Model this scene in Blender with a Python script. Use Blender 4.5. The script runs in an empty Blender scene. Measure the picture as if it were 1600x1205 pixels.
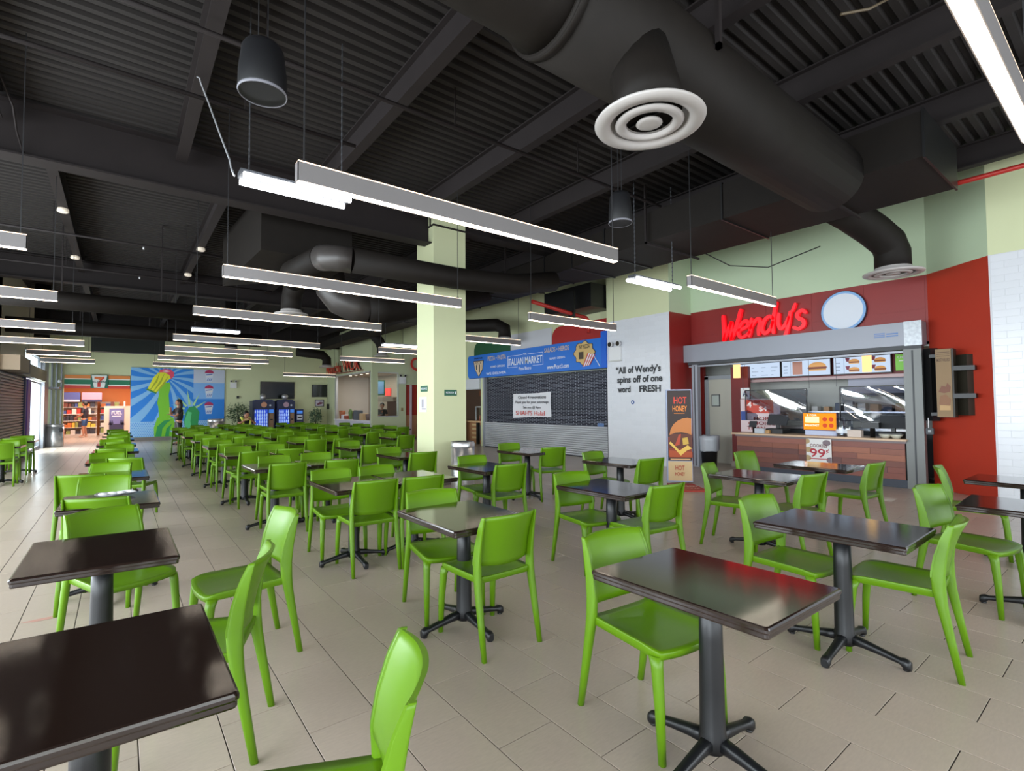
import bpy, math, random
from mathutils import Matrix, Vector
random.seed(7)
D = bpy.data
SC = bpy.context.scene
COL = SC.collection
PI = math.pi

# ------------------------------------------------------------------ camera
YAW, PITCH, ROLL, FPX = 0.660314, 0.0370184, -0.0071415, 787.2
cam = D.cameras.new('camera')
cam.sensor_fit = 'HORIZONTAL'; cam.sensor_width = 36.0
cam.lens = 36.0 * FPX / 1600.0
cam.clip_start = 0.05; cam.clip_end = 200
cam_ob = D.objects.new('camera', cam); COL.objects.link(cam_ob)
_f = Vector((math.cos(PITCH)*math.sin(YAW), math.cos(PITCH)*math.cos(YAW), math.sin(PITCH)))
_r = Vector((math.cos(YAW), -math.sin(YAW), 0)); _u = _r.cross(_f)
_c, _s = math.cos(ROLL), math.sin(ROLL)
_r2 = _c*_r + _s*_u; _u2 = -_s*_r + _c*_u
_m = Matrix((( _r2.x, _u2.x, -_f.x), (_r2.y, _u2.y, -_f.y), (_r2.z, _u2.z, -_f.z))).to_4x4()
cam_ob.matrix_world = Matrix.Translation((0, 0, 1.475)) @ _m
SC.camera = cam_ob

# ------------------------------------------------------------------ colour management, world, area lights
SC.view_settings.view_transform = 'Standard'
SC.view_settings.look = 'None'
SC.view_settings.gamma = 1.0
SC.view_settings.use_curve_mapping = False
SC.view_settings.exposure = 0.0
LED = 13.0            # strip-light radiance
world = D.worlds.new('sky'); SC.world = world; world.use_nodes = True
wn = world.node_tree.nodes; wl = world.node_tree.links
wn['Background'].inputs[0].default_value = (0.80, 0.90, 1.0, 1)
wn['Background'].inputs[1].default_value = 3.6

def area(name, loc, rot, sx, sy, power, col):
    l = D.lights.new(name, 'AREA'); l.shape = 'RECTANGLE'; l.size = sx; l.size_y = sy
    l.energy = power; l.color = col
    o = D.objects.new(name, l); COL.objects.link(o); o.location = loc; o.rotation_euler = rot
    return o
# daylight through the storefront windows on the left; the back one is added fill
area('daylight_left', (-4.6, 5.0, 2.0), (0, -PI/2, 0), 3.4, 17.0, 1500, (0.86, 0.94, 1.0))
area('daylight_far', (-2.44, 23.4, 1.6), (0, -PI/2, 0), 2.6, 3.4, 430, (0.88, 0.95, 1.0))
area('fill_back', (3.0, -4.4, 2.0), (PI/2, 0, 0), 13.0, 3.2, 330, (0.95, 0.97, 1.0))  # unseen fill light added behind the camera

# ------------------------------------------------------------------ materials
def srgb(r, g, b):
    f = lambda c: c/12.92 if c <= 0.04045 else ((c+0.055)/1.055)**2.4
    return (f(r/255), f(g/255), f(b/255), 1)
MATS = {}
def mat(name, rgb, rough=0.5, metal=0.0, emit=0.0, noise=0.0, nscale=8.0, bump=0.0, bscale=60.0, spec=0.5, stretch=None, coat=0.0, rand=0.0, alpha=1.0):
    if name in MATS: return MATS[name]
    m = D.materials.new(name); m.use_nodes = True
    nt = m.node_tree; b = nt.nodes['Principled BSDF']
    c = srgb(*rgb) if max(rgb) > 1 else (*rgb, 1)
    b.inputs['Base Color'].default_value = c
    b.inputs['Roughness'].default_value = rough
    b.inputs['Metallic'].default_value = metal
    b.inputs['Specular IOR Level'].default_value = spec
    if coat: b.inputs['Coat Weight'].default_value = coat; b.inputs['Coat Roughness'].default_value = 0.08
    if alpha < 1: b.inputs['Alpha'].default_value = alpha
    if emit:
        b.inputs['Emission Color'].default_value = c; b.inputs['Emission Strength'].default_value = emit
    if noise or bump or rand:
        tc = nt.nodes.new('ShaderNodeTexCoord')
        src = tc.outputs['Object']
        if stretch:
            mp = nt.nodes.new('ShaderNodeMapping'); mp.inputs['Scale'].default_value = stretch
            nt.links.new(src, mp.inputs['Vector']); src = mp.outputs['Vector']
    if noise or rand:
        hv = nt.nodes.new('ShaderNodeHueSaturation'); hv.inputs['Color'].default_value = c
        val = None
        if noise:
            n = nt.nodes.new('ShaderNodeTexNoise'); n.inputs['Scale'].default_value = nscale; n.inputs['Detail'].default_value = 4
            nt.links.new(src, n.inputs['Vector'])
            mr = nt.nodes.new('ShaderNodeMapRange'); mr.inputs[1].default_value = 0.3; mr.inputs[2].default_value = 0.7
            mr.inputs[3].default_value = 1-noise; mr.inputs[4].default_value = 1+noise
            nt.links.new(n.outputs[0], mr.inputs[0]); val = mr.outputs[0]
        if rand:
            oi = nt.nodes.new('ShaderNodeObjectInfo'); ge = nt.nodes.new('ShaderNodeNewGeometry')
            ad = nt.nodes.new('ShaderNodeMath'); ad.operation = 'ADD'
            nt.links.new(oi.outputs['Random'], ad.inputs[0]); nt.links.new(ge.outputs['Random Per Island'], ad.inputs[1])
            fr = nt.nodes.new('ShaderNodeMath'); fr.operation = 'FRACT'; nt.links.new(ad.outputs[0], fr.inputs[0])
            m2 = nt.nodes.new('ShaderNodeMapRange'); m2.inputs[3].default_value = 1-rand; m2.inputs[4].default_value = 1+rand
            nt.links.new(fr.outputs[0], m2.inputs[0])
            if val:
                mu = nt.nodes.new('ShaderNodeMath'); mu.operation = 'MULTIPLY'
                nt.links.new(val, mu.inputs[0]); nt.links.new(m2.outputs[0], mu.inputs[1]); val = mu.outputs[0]
            else: val = m2.outputs[0]
        nt.links.new(val, hv.inputs['Value'])
        nt.links.new(hv.outputs[0], b.inputs['Base Color'])
    if bump:
        n2 = nt.nodes.new('ShaderNodeTexNoise'); n2.inputs['Scale'].default_value = bscale; n2.inputs['Detail'].default_value = 3
        nt.links.new(src, n2.inputs['Vector'])
        bp = nt.nodes.new('ShaderNodeBump'); bp.inputs['Strength'].default_value = bump; bp.inputs['Distance'].default_value = 0.01
        nt.links.new(n2.outputs[0], bp.inputs['Height']); nt.links.new(bp.outputs[0], b.inputs['Normal'])
    MATS[name] = m
    return m
def emit_mat(name, rgb, strength):
    if name in MATS: return MATS[name]
    m = D.materials.new(name); m.use_nodes = True; nt = m.node_tree
    for n in list(nt.nodes): nt.nodes.remove(n)
    e = nt.nodes.new('ShaderNodeEmission'); o = nt.nodes.new('ShaderNodeOutputMaterial')
    e.inputs[0].default_value = srgb(*rgb); e.inputs[1].default_value = strength
    nt.links.new(e.outputs[0], o.inputs[0]); MATS[name] = m
    return m
def glass_mat(name, tint=(1, 1, 1), gloss=0.12, rough=0.02, bump=0.0):
    if name in MATS: return MATS[name]
    m = D.materials.new(name); m.use_nodes = True; nt = m.node_tree
    for n in list(nt.nodes): nt.nodes.remove(n)
    o = nt.nodes.new('ShaderNodeOutputMaterial'); t = nt.nodes.new('ShaderNodeBsdfTransparent'); g = nt.nodes.new('ShaderNodeBsdfGlossy')
    t.inputs[0].default_value = (*tint, 1); g.inputs['Roughness'].default_value = rough
    mx = nt.nodes.new('ShaderNodeMixShader'); mx.inputs[0].default_value = gloss
    nt.links.new(t.outputs[0], mx.inputs[1]); nt.links.new(g.outputs[0], mx.inputs[2]); nt.links.new(mx.outputs[0], o.inputs[0])
    MATS[name] = m
    return m

GREEN = mat('lime_plastic', (88, 128, 9), rough=0.36, spec=0.38, bump=0.03, bscale=350)
TABLETOP = mat('dark_tabletop', (36, 25, 21), rough=0.075, noise=0.12, nscale=30, stretch=(3, 14, 3), bump=0.012, bscale=120, spec=0.7)
BLACKM = mat('black_metal', (17, 18, 21), rough=0.40, bump=0.05, bscale=200)
TILE = mat('floor_tile', (180, 165, 151), rough=0.28, noise=0.05, nscale=22, stretch=(1, 4, 1), rand=0.045, bump=0.05, bscale=90)
GROUT = mat('grout', (66, 60, 55), rough=0.9)
DECK = mat('deck_paint', (29, 24, 22), rough=0.75, noise=0.12, nscale=3)
STEELB = mat('steel_paint', (36, 31, 31), spec=0.25, rough=0.65, noise=0.08, nscale=4)
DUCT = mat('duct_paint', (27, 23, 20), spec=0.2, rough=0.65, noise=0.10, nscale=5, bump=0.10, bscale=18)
PALEG = mat('pale_green_paint', (206, 211, 170), rough=0.7, noise=0.015, nscale=1.5)
MINT = mat('mint_paint', (190, 208, 176), rough=0.7, noise=0.015, nscale=1.5)
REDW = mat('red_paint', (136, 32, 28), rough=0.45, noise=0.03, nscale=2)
WTILE = mat('white_tile', (217, 219, 224), rough=0.2, rand=0.02)
WGROUT = mat('white_grout', (208, 210, 214), rough=0.8)
WHITE = mat('white_paint', (225, 225, 225), rough=0.5)
ALU = mat('brushed_aluminium', (205, 206, 210), rough=0.38, metal=0.6)
STEEL = mat('stainless_steel', (205, 205, 207), rough=0.30, metal=.85, noise=0.05, nscale=30)
GREYM = mat('grey_metal', (150, 154, 162), rough=0.42, metal=0.35)
DKGREY = mat('dark_grey', (58, 60, 64), rough=0.5)
BLACK = mat('black', (16, 16, 17), rough=0.4)
REDP = mat('red_pipe', (170, 40, 32), rough=0.4)
LEDM = emit_mat('led_strip', (255, 238, 216), LED)
LEDC = emit_mat('cool_tube', (244, 248, 255), LED*1.1)
GLASS = glass_mat('window_glass', (0.95, 0.98, 0.97), 0.10)
BROWN = mat('brown', (110, 70, 48), rough=0.5)
SKIN = mat('skin', (176, 124, 98), rough=0.55)
def flat(rgb, rough=0.5): return mat('flat_%d_%d_%d' % tuple(rgb), rgb, rough=rough)

# ------------------------------------------------------------------ mesh builder
class Fr:
    """a plane frame: pt(u, v, d)"""
    def __init__(s, o, U, V, N): s.o, s.U, s.V, s.N = Vector(o), Vector(U), Vector(V), Vector(N)
    def pt(s, u, v, d=0.0): return s.o + s.U*u + s.V*v + s.N*d
def shop(X, y0=0.0): return Fr((X, y0, 0), (0, -1, 0), (0, 0, 1), (-1, 0, 0))     # faces -X ; u = y0 - y
def back(Y, x0=0.0): return Fr((x0, Y, 0), (1, 0, 0), (0, 0, 1), (0, -1, 0))      # faces -Y ; u = x - x0
def left(X, y0=0.0): return Fr((X, y0, 0), (0, 1, 0), (0, 0, 1), (1, 0, 0))       # faces +X ; u = y - y0
def flatf(z, x0=0, y0=0): return Fr((x0, y0, z), (1, 0, 0), (0, 1, 0), (0, 0, 1))
WORLD = Fr((0, 0, 0), (1, 0, 0), (0, 1, 0), (0, 0, 1))

class MB:
    def __init__(s): s.v, s.f, s.mi, s.sm, s.cur = [], [], [], [], 0
    def m(s, i): s.cur = i; return s
    def face(s, idx, smooth=False): s.f.append(tuple(idx)); s.mi.append(s.cur); s.sm.append(smooth)
    def pts(s, ps):
        n = len(s.v); s.v.extend([tuple(p) for p in ps]); return list(range(n, n+len(ps)))
    def box(s, x0, y0, z0, x1, y1, z1):
        if x0 > x1: x0, x1 = x1, x0
        if y0 > y1: y0, y1 = y1, y0
        if z0 > z1: z0, z1 = z1, z0
        i = s.pts([(x0,y0,z0),(x1,y0,z0),(x1,y1,z0),(x0,y1,z0),(x0,y0,z1),(x1,y0,z1),(x1,y1,z1),(x0,y1,z1)])
        for q in ((0,3,2,1),(4,5,6,7),(0,1,5,4),(1,2,6,5),(2,3,7,6),(3,0,4,7)): s.face([i[k] for k in q])
        return s
    def bbox(s, x0, y0, z0, x1, y1, z1, b):
        """box with bevelled top edges"""
        s.loft([[(x0,y0,z0),(x1,y0,z0),(x1,y1,z0),(x0,y1,z0)],[(x0,y0,z1-b),(x1,y0,z1-b),(x1,y1,z1-b),(x0,y1,z1-b)],[(x0+b,y0+b,z1),(x1-b,y0+b,z1),(x1-b,y1-b,z1),(x0+b,y1-b,z1)]], smooth=False)
        return s
    def slab(s, fr, u0, v0, u1, v1, d0=0.0, d1=0.01):
        P = [fr.pt(u, v, d) for d in (d0, d1) for (u, v) in ((u0,v0),(u1,v0),(u1,v1),(u0,v1))]
        i = s.pts(P)
        for q in ((0,3,2,1),(4,5,6,7),(0,1,5,4),(1,2,6,5),(2,3,7,6),(3,0,4,7)): s.face([i[k] for k in q])
        return s
    def poly(s, fr, pts, d0=0.0, d1=0.01):
        n = len(pts)
        a = s.pts([fr.pt(u, v, d1) for u, v in pts]); s.face(a)
        if d0 is not None:
            b = s.pts([fr.pt(u, v, d0) for u, v in pts])
            for k in range(n): s.face([a[k], b[k], b[(k+1) % n], a[(k+1) % n]])
        return s
    def loft(s, rings, caps=True, smooth=True):
        n = len(rings[0]); ids = [s.pts(r) for r in rings]
        for a, b in zip(ids, ids[1:]):
            for k in range(n): s.face([a[k], a[(k+1) % n], b[(k+1) % n], b[k]], smooth)
        if caps: s.face(list(reversed(ids[0]))); s.face(ids[-1])
        return s
    def tube(s, path, r, n=8, caps=True, squash=1.0):
        path = [Vector(p) for p in path]; rings = []
        up = Vector((0, 0, 1)); prev = None
        for k, p in enumerate(path):
            t = (path[min(k+1, len(path)-1)] - path[max(k-1, 0)]).normalized()
            if prev is None:
                a = t.cross(up)
                if a.length < 1e-3: a = t.cross(Vector((0, 1, 0)))
            else: a = prev - t*prev.dot(t)
            a.normalize(); prev = a; b = t.cross(a)
            rr = r[k] if isinstance(r, (list, tuple)) else r
            rings.append([p + a*rr*math.cos(2*PI*j/n) + b*rr*squash*math.sin(2*PI*j/n) for j in range(n)])
        return s.loft(rings, caps)
    def lathe(s, prof, c=(0, 0, 0), n=20, caps=True):
        rings = [[(c[0]+r*math.cos(2*PI*j/n), c[1]+r*math.sin(2*PI*j/n), c[2]+z) for j in range(n)] for r, z in prof]
        return s.loft(rings, caps)
    def ball(s, c, r, n=10, m=7, sq=(1, 1, 1)):
        rings = [[(c[0]+sq[0]*r*math.sin(PI*(i+.02)/(m+.04))*math.cos(2*PI*j/n), c[1]+sq[1]*r*math.sin(PI*(i+.02)/(m+.04))*math.sin(2*PI*j/n), c[2]-sq[2]*r*math.cos(PI*(i+.02)/(m+.04))) for j in range(n)] for i in range(m+1)]
        return s.loft(rings)
    def text(s, fr, t, u, v, w, h, d=0.012, d0=None, shear=0.0, align='C', bold=.014):
        V, F = text2d(t, bold)
        x0 = min(p[0] for p in V); x1 = max(p[0] for p in V); y0 = min(p[1] for p in V); y1 = max(p[1] for p in V)
        sx = (w/(x1-x0)) if w else (h/(y1-y0)); sy = (h/(y1-y0)) if h else sx
        off = {'C': (x0+x1)/2, 'L': x0}[align]
        i = s.pts([fr.pt(u+(p[0]-off)*sx+shear*(p[1]-y0)*sy, v+(p[1]-y0)*sy, d) for p in V])
        for f in F: s.face([i[k] for k in f])
        return s
    def build(s, name, mats, parent=None, minv=None):
        me = D.meshes.new(name); me.from_pydata(s.v, [], s.f)
        if not isinstance(mats, (list, tuple)): mats = [mats]
        for q in mats: me.materials.append(q)
        me.polygons.foreach_set('material_index', s.mi); me.polygons.foreach_set('use_smooth', s.sm)
        me.update()
        o = D.objects.new(name, me); COL.objects.link(o)
        if parent: o.parent = parent; o.matrix_parent_inverse = minv if minv else Matrix()
        return o
_tc = {}
def text2d(t, bold=.014):
    t0, t = t, (t, bold)
    if t not in _tc:
        cu = D.curves.new('tmp', 'FONT'); cu.body = t0; cu.resolution_u = 3; cu.offset = bold
        o = D.objects.new('tmp', cu); COL.objects.link(o)
        dg = bpy.context.evaluated_depsgraph_get()
        me = D.meshes.new_from_object(o.evaluated_get(dg))
        _tc[t] = ([(v.co.x, v.co.y) for v in me.vertices], [tuple(p.vertices) for p in me.polygons])
        D.objects.remove(o); D.curves.remove(cu); D.meshes.remove(me)
    return _tc[t]

def tag(o, label=None, cat=None, group=None, kind=None):
    if label: o['label'] = label
    if cat: o['category'] = cat
    if group: o['group'] = group
    if kind: o['kind'] = kind
    return o
class T:
    """a thing: Empty at its base, parts given in world coordinates (or local when local=True)"""
    def __init__(s, name, label, cat, loc=(0, 0, 0), rz=0.0, group=None, local=False):
        s.o = D.objects.new(name, None); COL.objects.link(s.o); s.o.empty_display_size = 0.1
        s.o.location = loc; s.o.rotation_euler = (0, 0, rz)
        tag(s.o, label, cat, group)
        s.inv = Matrix() if local else (Matrix.Translation(loc) @ Matrix.Rotation(rz, 4, 'Z')).inverted()
    def part(s, name, mb, mats, under=None, kind=None, label=None):
        o = mb.build(name, mats, under if under else s.o, Matrix() if under else s.inv)
        tag(o, label, kind=kind); return o
def dup(o, loc=None, rz=None, label=None, group=None):
    def cp(x, par):
        c = x.copy(); COL.objects.link(c)
        if par: c.parent = par
        for ch in x.children: cp(ch, c)
        return c
    r = cp(o, None)
    if loc is not None: r.location = loc
    if rz is not None: r.rotation_euler = (0, 0, rz)
    if label: r['label'] = label
    if group: r['group'] = group
    return r
def struct(name, mb, mats, parent=None):
    o = mb.build(name, mats, parent)
    if not parent: o['kind'] = 'structure'
    return o
def share(me, name, parent, loc, rot=None):
    o = D.objects.new(name, me); COL.objects.link(o); o.parent = parent; o.location = loc
    if rot: o.rotation_euler = rot
    return o
ORD = ['first', 'second', 'third', 'fourth', 'fifth', 'sixth', 'seventh', 'eighth', 'ninth', 'tenth', 'eleventh', 'twelfth', 'thirteenth']

# ================================================================== SETTING
CEIL = 5.15
# ---- floor with real tiles
fl = MB().box(-5.2, -5.5, -0.20, 14.5, 37, -0.004)
floor = struct('floor', fl, GROUT)
tm = MB(); g = 0.0026
tm.bbox(-0.1525+g, -0.305+g, -0.010, 0.1525-g, 0.305-g, 0.0, 0.0006)
tile0 = tm.build('tile', TILE, floor); tmesh = tile0.data; first = True
fwd2 = Vector((math.sin(YAW), math.cos(YAW))); right2 = Vector((math.cos(YAW), -math.sin(YAW)))
near, rest = [], []
for k in range(-26, 32):
    xc = 2.83 + 0.305*k + 0.1525
    for j in range(-8, 62):
        yc = (0.265 if k % 2 == 0 else 0.57) + 0.61*j + 0.305
        if xc < -4.6 or xc > 12.6 or yc < -4.9 or yc > 36.5: continue
        if yc > 17 and xc < -2.3: continue
        p = Vector((xc, yc)); dz = p.dot(fwd2); dx = p.dot(right2)
        seen = dz > 1.5 and abs(dx) < dz*1.03 + 0.5 and dz < 60
        if seen: near.append((dz, xc, yc))
        elif dz > -4: rest.append((xc, yc))
near.sort()
for q, (dz, x, y) in enumerate(near):
    if q < 290:
        if first: tile0.location = (x, y, 0); first = False
        else: share(tmesh, 'tile', floor, (x, y, 0))
    else: rest.append((x, y))
rm = MB()
for x, y in rest:
    i = rm.pts([(x-.1525+g, y-.305+g, -.001), (x+.1525-g, y-.305+g, -.001), (x+.1525-g, y+.305-g, -.001), (x-.1525+g, y+.305-g, -.001),
                (x-.1525+g, y-.305+g, -.006), (x+.1525-g, y-.305+g, -.006), (x+.1525-g, y+.305-g, -.006), (x-.1525+g, y+.305-g, -.006)])
    rm.face(i[:4])
    for k in range(4): rm.face([i[k], i[k+4], i[(k+1) % 4+4], i[(k+1) % 4]])
tag(rm.build('tile_field', TILE, floor), kind='stuff')

# ---- ceiling : corrugated deck with joists and girders
dk = MB(); P = 0.1524; y = -5.5
top = []
while y < 37:
    top += [(y, CEIL), (y+P*.44, CEIL), (y+P*.56, CEIL+.055), (y+P*.88, CEIL+.055)]; y += P
for (ya, za), (yb, zb) in zip(top, top[1:]):
    i = dk.pts([(-5.2, ya, za), (14.5, ya, za), (14.5, yb, zb), (-5.2, yb, zb)]); dk.face([i[0], i[3], i[2], i[1]])
dk.box(-5.2, -5.5, CEIL+.06, 14.5, 37, CEIL+.15)
ceiling = struct('ceiling', dk, DECK)
def ibeam_y(x, y0, y1, zb, zt, w):
    b = MB(); b.box(x-w/2, y0, zb, x+w/2, y1, zb+.018); b.box(x-.006, y0, zb+.018, x+.006, y1, zt-.018); b.box(x-w/2, y0, zt-.018, x+w/2, y1, zt); return b
def ibeam_x(y, x0, x1, zb, zt, w):
    b = MB(); b.box(x0, y-w/2, zb, x1, y+w/2, zb+.022); b.box(x0, y-.008, zb+.022, x1, y+.008, zt-.022); b.box(x0, y-w/2, zt-.022, x1, y+w/2, zt); return b
for x in (-3.0, -1.2, 0.6, 2.42, 4.16, 5.95, 7.75, 9.55):
    ibeam_y(x, -5.4, 8.1, 4.82, CEIL, 0.13).build('joist', STEELB, ceiling)
for x in (-2.9, -0.82, 1.28, 3.4, 5.5, 7.6, 9.6):
    ibeam_y(x, 8.5, 16.3, 4.82, CEIL, 0.13).build('joist', STEELB, ceiling)
    ibeam_y(x, 16.7, 27.0, 4.82, CEIL, 0.13).build('joist', STEELB, ceiling)
ibeam_x(8.3, -5.2, 4.50, 4.46, CEIL-.02, 0.28).build('girder', STEELB, ceiling)
ibeam_x(8.2, 4.46, 10.9, 4.77, CEIL, 0.28).build('girder', STEELB, ceiling)
ibeam_x(16.5, -5.2, 10.0, 4.55, CEIL-.02, 0.28).build('girder', STEELB, ceiling)
ibeam_x(25.4, -2.3, 8.7, 4.3, CEIL-.02, 0.28).build('girder', STEELB, ceiling)

# ---- column
cb = MB(); cb.box(4.49, 8.10, 0, 5.18, 8.75, CEIL)
column = struct('column', cb, PALEG)
MB().box(4.475, 8.085, 0, 5.195, 8.765, 0.11).build('baseboard', mat('grey_base', (120, 112, 108)), column)

# ---- right side: tiled wall, angled red wall, storefront wall, pier
XW, XP, XT = 10.90, 10.03, 10.22
A0, A1 = Vector((XT, 1.52)), Vector((XW, 2.40))
PAINT = 3.65
w = MB(); w.m(0).box(XT, -5.5, 0, XT+.2, 1.52, PAINT); w.m(1).box(XT, -5.5, PAINT, XT+.2, 1.52, CEIL)
wall_right = struct('wall_right_front', w, [WGROUT, PALEG])
def tile_wall(wall, fr, u0, u1, z0, z1, tw, th, gap=0.003):
    pts = []; r = 0; z = z0
    while z < z1-.001:
        zz = min(z+th, z1); u = u0 - (tw/2 if r % 2 else 0)
        while u < u1-.001:
            a, b = max(u, u0), min(u+tw, u1)
            if b-a > .02: pts.append((a, b, z, zz))
            u += tw
        z += th; r += 1
    cache = {}
    for a, b, z, zz in pts:
        key = (round(b-a, 3), round(zz-z, 3))
        if key not in cache:
            hw, hh = (b-a)/2-gap/2, (zz-z)/2-gap/2; q = MB(); bv = .003
            q.loft([[fr.U*x+fr.V*y+fr.N*d for x, y in ((-hw+e,-hh+e),(hw-e,-hh+e),(hw-e,hh-e),(-hw+e,hh-e))] for d, e in ((0, 0), (.002, 0), (.0032, bv*.5))], smooth=False)
            o = q.build('tile', WTILE, wall); cache[key] = o.data
        else: o = share(cache[key], 'tile', wall, (0, 0, 0))
        o.location = fr.pt((a+b)/2, (z+zz)/2, 0)
tile_wall(wall_right, shop(XT, 1.50), 0, 1.75, 0.0, PAINT, 0.30, 0.104)
w = MB()
dA = (A1-A0).normalized(); nA = Vector((-dA.y, dA.x))  # towards -x,+y side
if nA.x > 0: nA = -nA
frA = Fr((A1.x, A1.y, 0), (-dA.x, -dA.y, 0), (0, 0, 1), (nA.x, nA.y, 0)); LA = (A1-A0).length
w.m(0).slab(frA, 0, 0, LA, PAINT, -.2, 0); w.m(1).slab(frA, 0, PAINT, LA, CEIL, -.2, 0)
wall_angled = struct('wall_right_angled', w, [mat('red_paint_lit', (180, 54, 34), rough=.45, noise=.03, nscale=2), MINT])  # same red paint, colour brightened for the stronger light on this wall
# storefront wall with the big counter opening
w = MB()
w.m(0).box(XW, 2.40, 2.45, XW+.15, 6.95, PAINT); w.m(1).box(XW, 2.40, PAINT, XW+.15, 6.95, CEIL)
wall_front = struct('wall_right_storefront', w, [REDW, MINT])
for u in range(0, 5):                                                # cladding panels of the red fascia, narrow joints
    for v in (0, 1):
        q = MB().slab(shop(XW, 6.93), u*.9+.004, 2.46+v*.6+.004, min(u*.9+.896, 4.5), 2.46+v*.6+(.594 if v == 0 else .586), 0, .006)
        q.build('panel', REDW, wall_front)
w = MB()
w.m(0).box(XP, 6.95, 0, XW+.15, 8.85, PAINT-.05); w.m(1).box(XP, 6.95, PAINT-.05, XW+.15, 8.85, CEIL)
wall_pier = struct('wall_right_pier', w, [WGROUT, PALEG])
tile_wall(wall_pier, shop(XP, 8.85), 0.0, 1.90, 0.0, PAINT-.05, 0.30, 0.104)
q = MB().m(0).slab(back(6.95), XP, 0, XW+.1, PAINT-.05, .002, .012); q.m(1).slab(back(6.95), XP, PAINT-.05, XW+.1, CEIL, .002, .012)
q.build('red_return_panel', [REDW, MINT], wall_pier)
# market bay wall, next stall, far corner block
w = MB()
w.m(0).box(10.35, 8.85, 2.4, 10.5, 16.5, CEIL)
w.box(10.12, 14.72, 0, 10.5, 14.84, 2.42)
w.m(0).box(10.05, 16.2, 0, 10.3, 18.2, CEIL)
w.box(10.05, 18.2, 3.9, 10.3, 21.2, CEIL)
wall_bay = struct('wall_right_bay', w, [PALEG])
w = MB()
w.box(8.69, 21.2, 3.0, 11.2, 21.35, CEIL); w.box(8.69, 21.2, 0, 8.97, 21.35, 3.0); w.box(9.93, 21.2, 0, 10.31, 21.35, 3.0)
w.box(8.97, 21.2, 0, 9.93, 21.35, .97); w.box(8.97, 21.2, 2.92, 9.93, 21.35, 3.0); w.box(10.31, 21.2, 2.4, 11.2, 21.35, 3.0); w.box(10.93, 21.2, 0, 13, 21.35, CEIL)
w.box(8.69, 21.35, 3.0, 8.84, 27.3, CEIL); w.box(8.69, 26.1, 0, 8.84, 27.3, 3.0)
wall_wok = struct('wall_right_corner', w, [mat('sage_paint', (196, 203, 166), rough=0.7)])
# back wall
w = MB()
w.box(0.35, 27.3, 0, 8.8, 27.5, CEIL); w.box(-2.5, 27.3, 2.26, 0.35, 27.5, CEIL); w.box(-2.5, 27.3, 0, -1.84, 27.5, 2.26)
wall_back = struct('wall_back', w, [PALEG])
MB().box(0.36, 27.13, 0, 8.69, 27.3, 0.13).build('baseboard', mat('grey_base', (120, 112, 108)), wall_back)
# side room walls behind the openings
w = MB(); w.box(8.8, 27.3, 0, 14, 27.5, CEIL); w.box(13.9, 8.85, 0, 14.1, 27.3, CEIL); w.box(11.2, 21.2, 0, 14, 21.3, CEIL)
struct('wall_kitchen', w, [mat('kitchen_wall', (196, 190, 182))])
# left side: shuttered stall and glazing at X=-2.3 beyond y=17 ; window wall further out nearer the camera
XL = -2.30
w = MB()
w.box(XL-.2, 16.9, 2.75, XL, 20.9, CEIL); w.box(-4.8, 16.9, 0, XL, 17.05, CEIL)
w.box(XL-.2, 20.9, 3.3, XL, 27.3, CEIL)
wall_left = struct('wall_left', w, [mat('cream_paint', (200, 194, 172))])
w = MB()
w.box(-4.8, -5.5, 0, -4.65, 16.9, .35); w.box(-4.8, -5.5, 3.7, -4.65, 16.9, CEIL)
for yy in (-5.5, -1.2, 3.2, 7.6, 12.0, 16.4): w.box(-4.8, yy, .35, -4.65, yy+.5, 3.7)
w.box(-4.8, -5.5, 0, 10.3, -5.35, .35); w.box(-4.8, -5.5, 3.7, 10.3, -5.35, CEIL)
for xx in (-4.8, -.4, 4.0, 8.4): w.box(xx, -5.5, .35, xx+.5, -5.35, 3.7)
struct('wall_windows', w, [PALEG])

# ---- left glazing (visible): bright daylight pane, posts, purple strip
def win(name, y0, y1, z0, z1, X=XL):
    f = MB(); t = .06
    for a in ((y0, z0, y1, z0+t), (y0, z1-t, y1, z1), (y0, z0, y0+t, z1), (y1-t, z0, y1, z1)): f.box(X-.08, a[0], a[1], X, a[2], a[3])
    o = struct(name, f, GREYM)
    MB().box(X-.045, y0+t, z0+t, X-.035, y1-t, z1-t).build('pane', GLASS, o)
    return o
win('window_1', 22.15, 24.88, 0.05, 2.36); win('window_2', 20.95, 24.88, 2.80, 3.30); win('window_3', 20.95, 21.42, 0.05, 2.36); win('window_4', 26.25, 27.2, 0.05, 3.28)
t1 = MB().box(XL-.1, 24.9, 0, XL+.10, 26.2, 3.3); struct('trim_1', t1, mat('pillar_grey', (158, 162, 172), rough=.35, metal=.3))
t2 = MB().box(XL-.1, 21.44, 0, XL+.03, 22.13, 2.36); struct('trim_2', t2, mat('purple_trim', (92, 62, 150)))
for k, xx in enumerate((-2.22, -2.08, -1.93)): struct('trim_%d' % (3+k), MB().box(xx, 27.18, 0, xx+.045, 27.29, 3.3), GREYM)
struct('trim_6', MB().box(XL, 26.3, 2.2, XL+.40, 27.2, 2.27), GREYM)
# outside ground and a pale facade opposite
struct('ground', MB().box(-40, -30, -.5, -5.2, 60, -.25).box(-5.2, 17.1, -.5, -2.55, 60, -.25), mat('pavement', (200, 200, 198), rough=.9))

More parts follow.
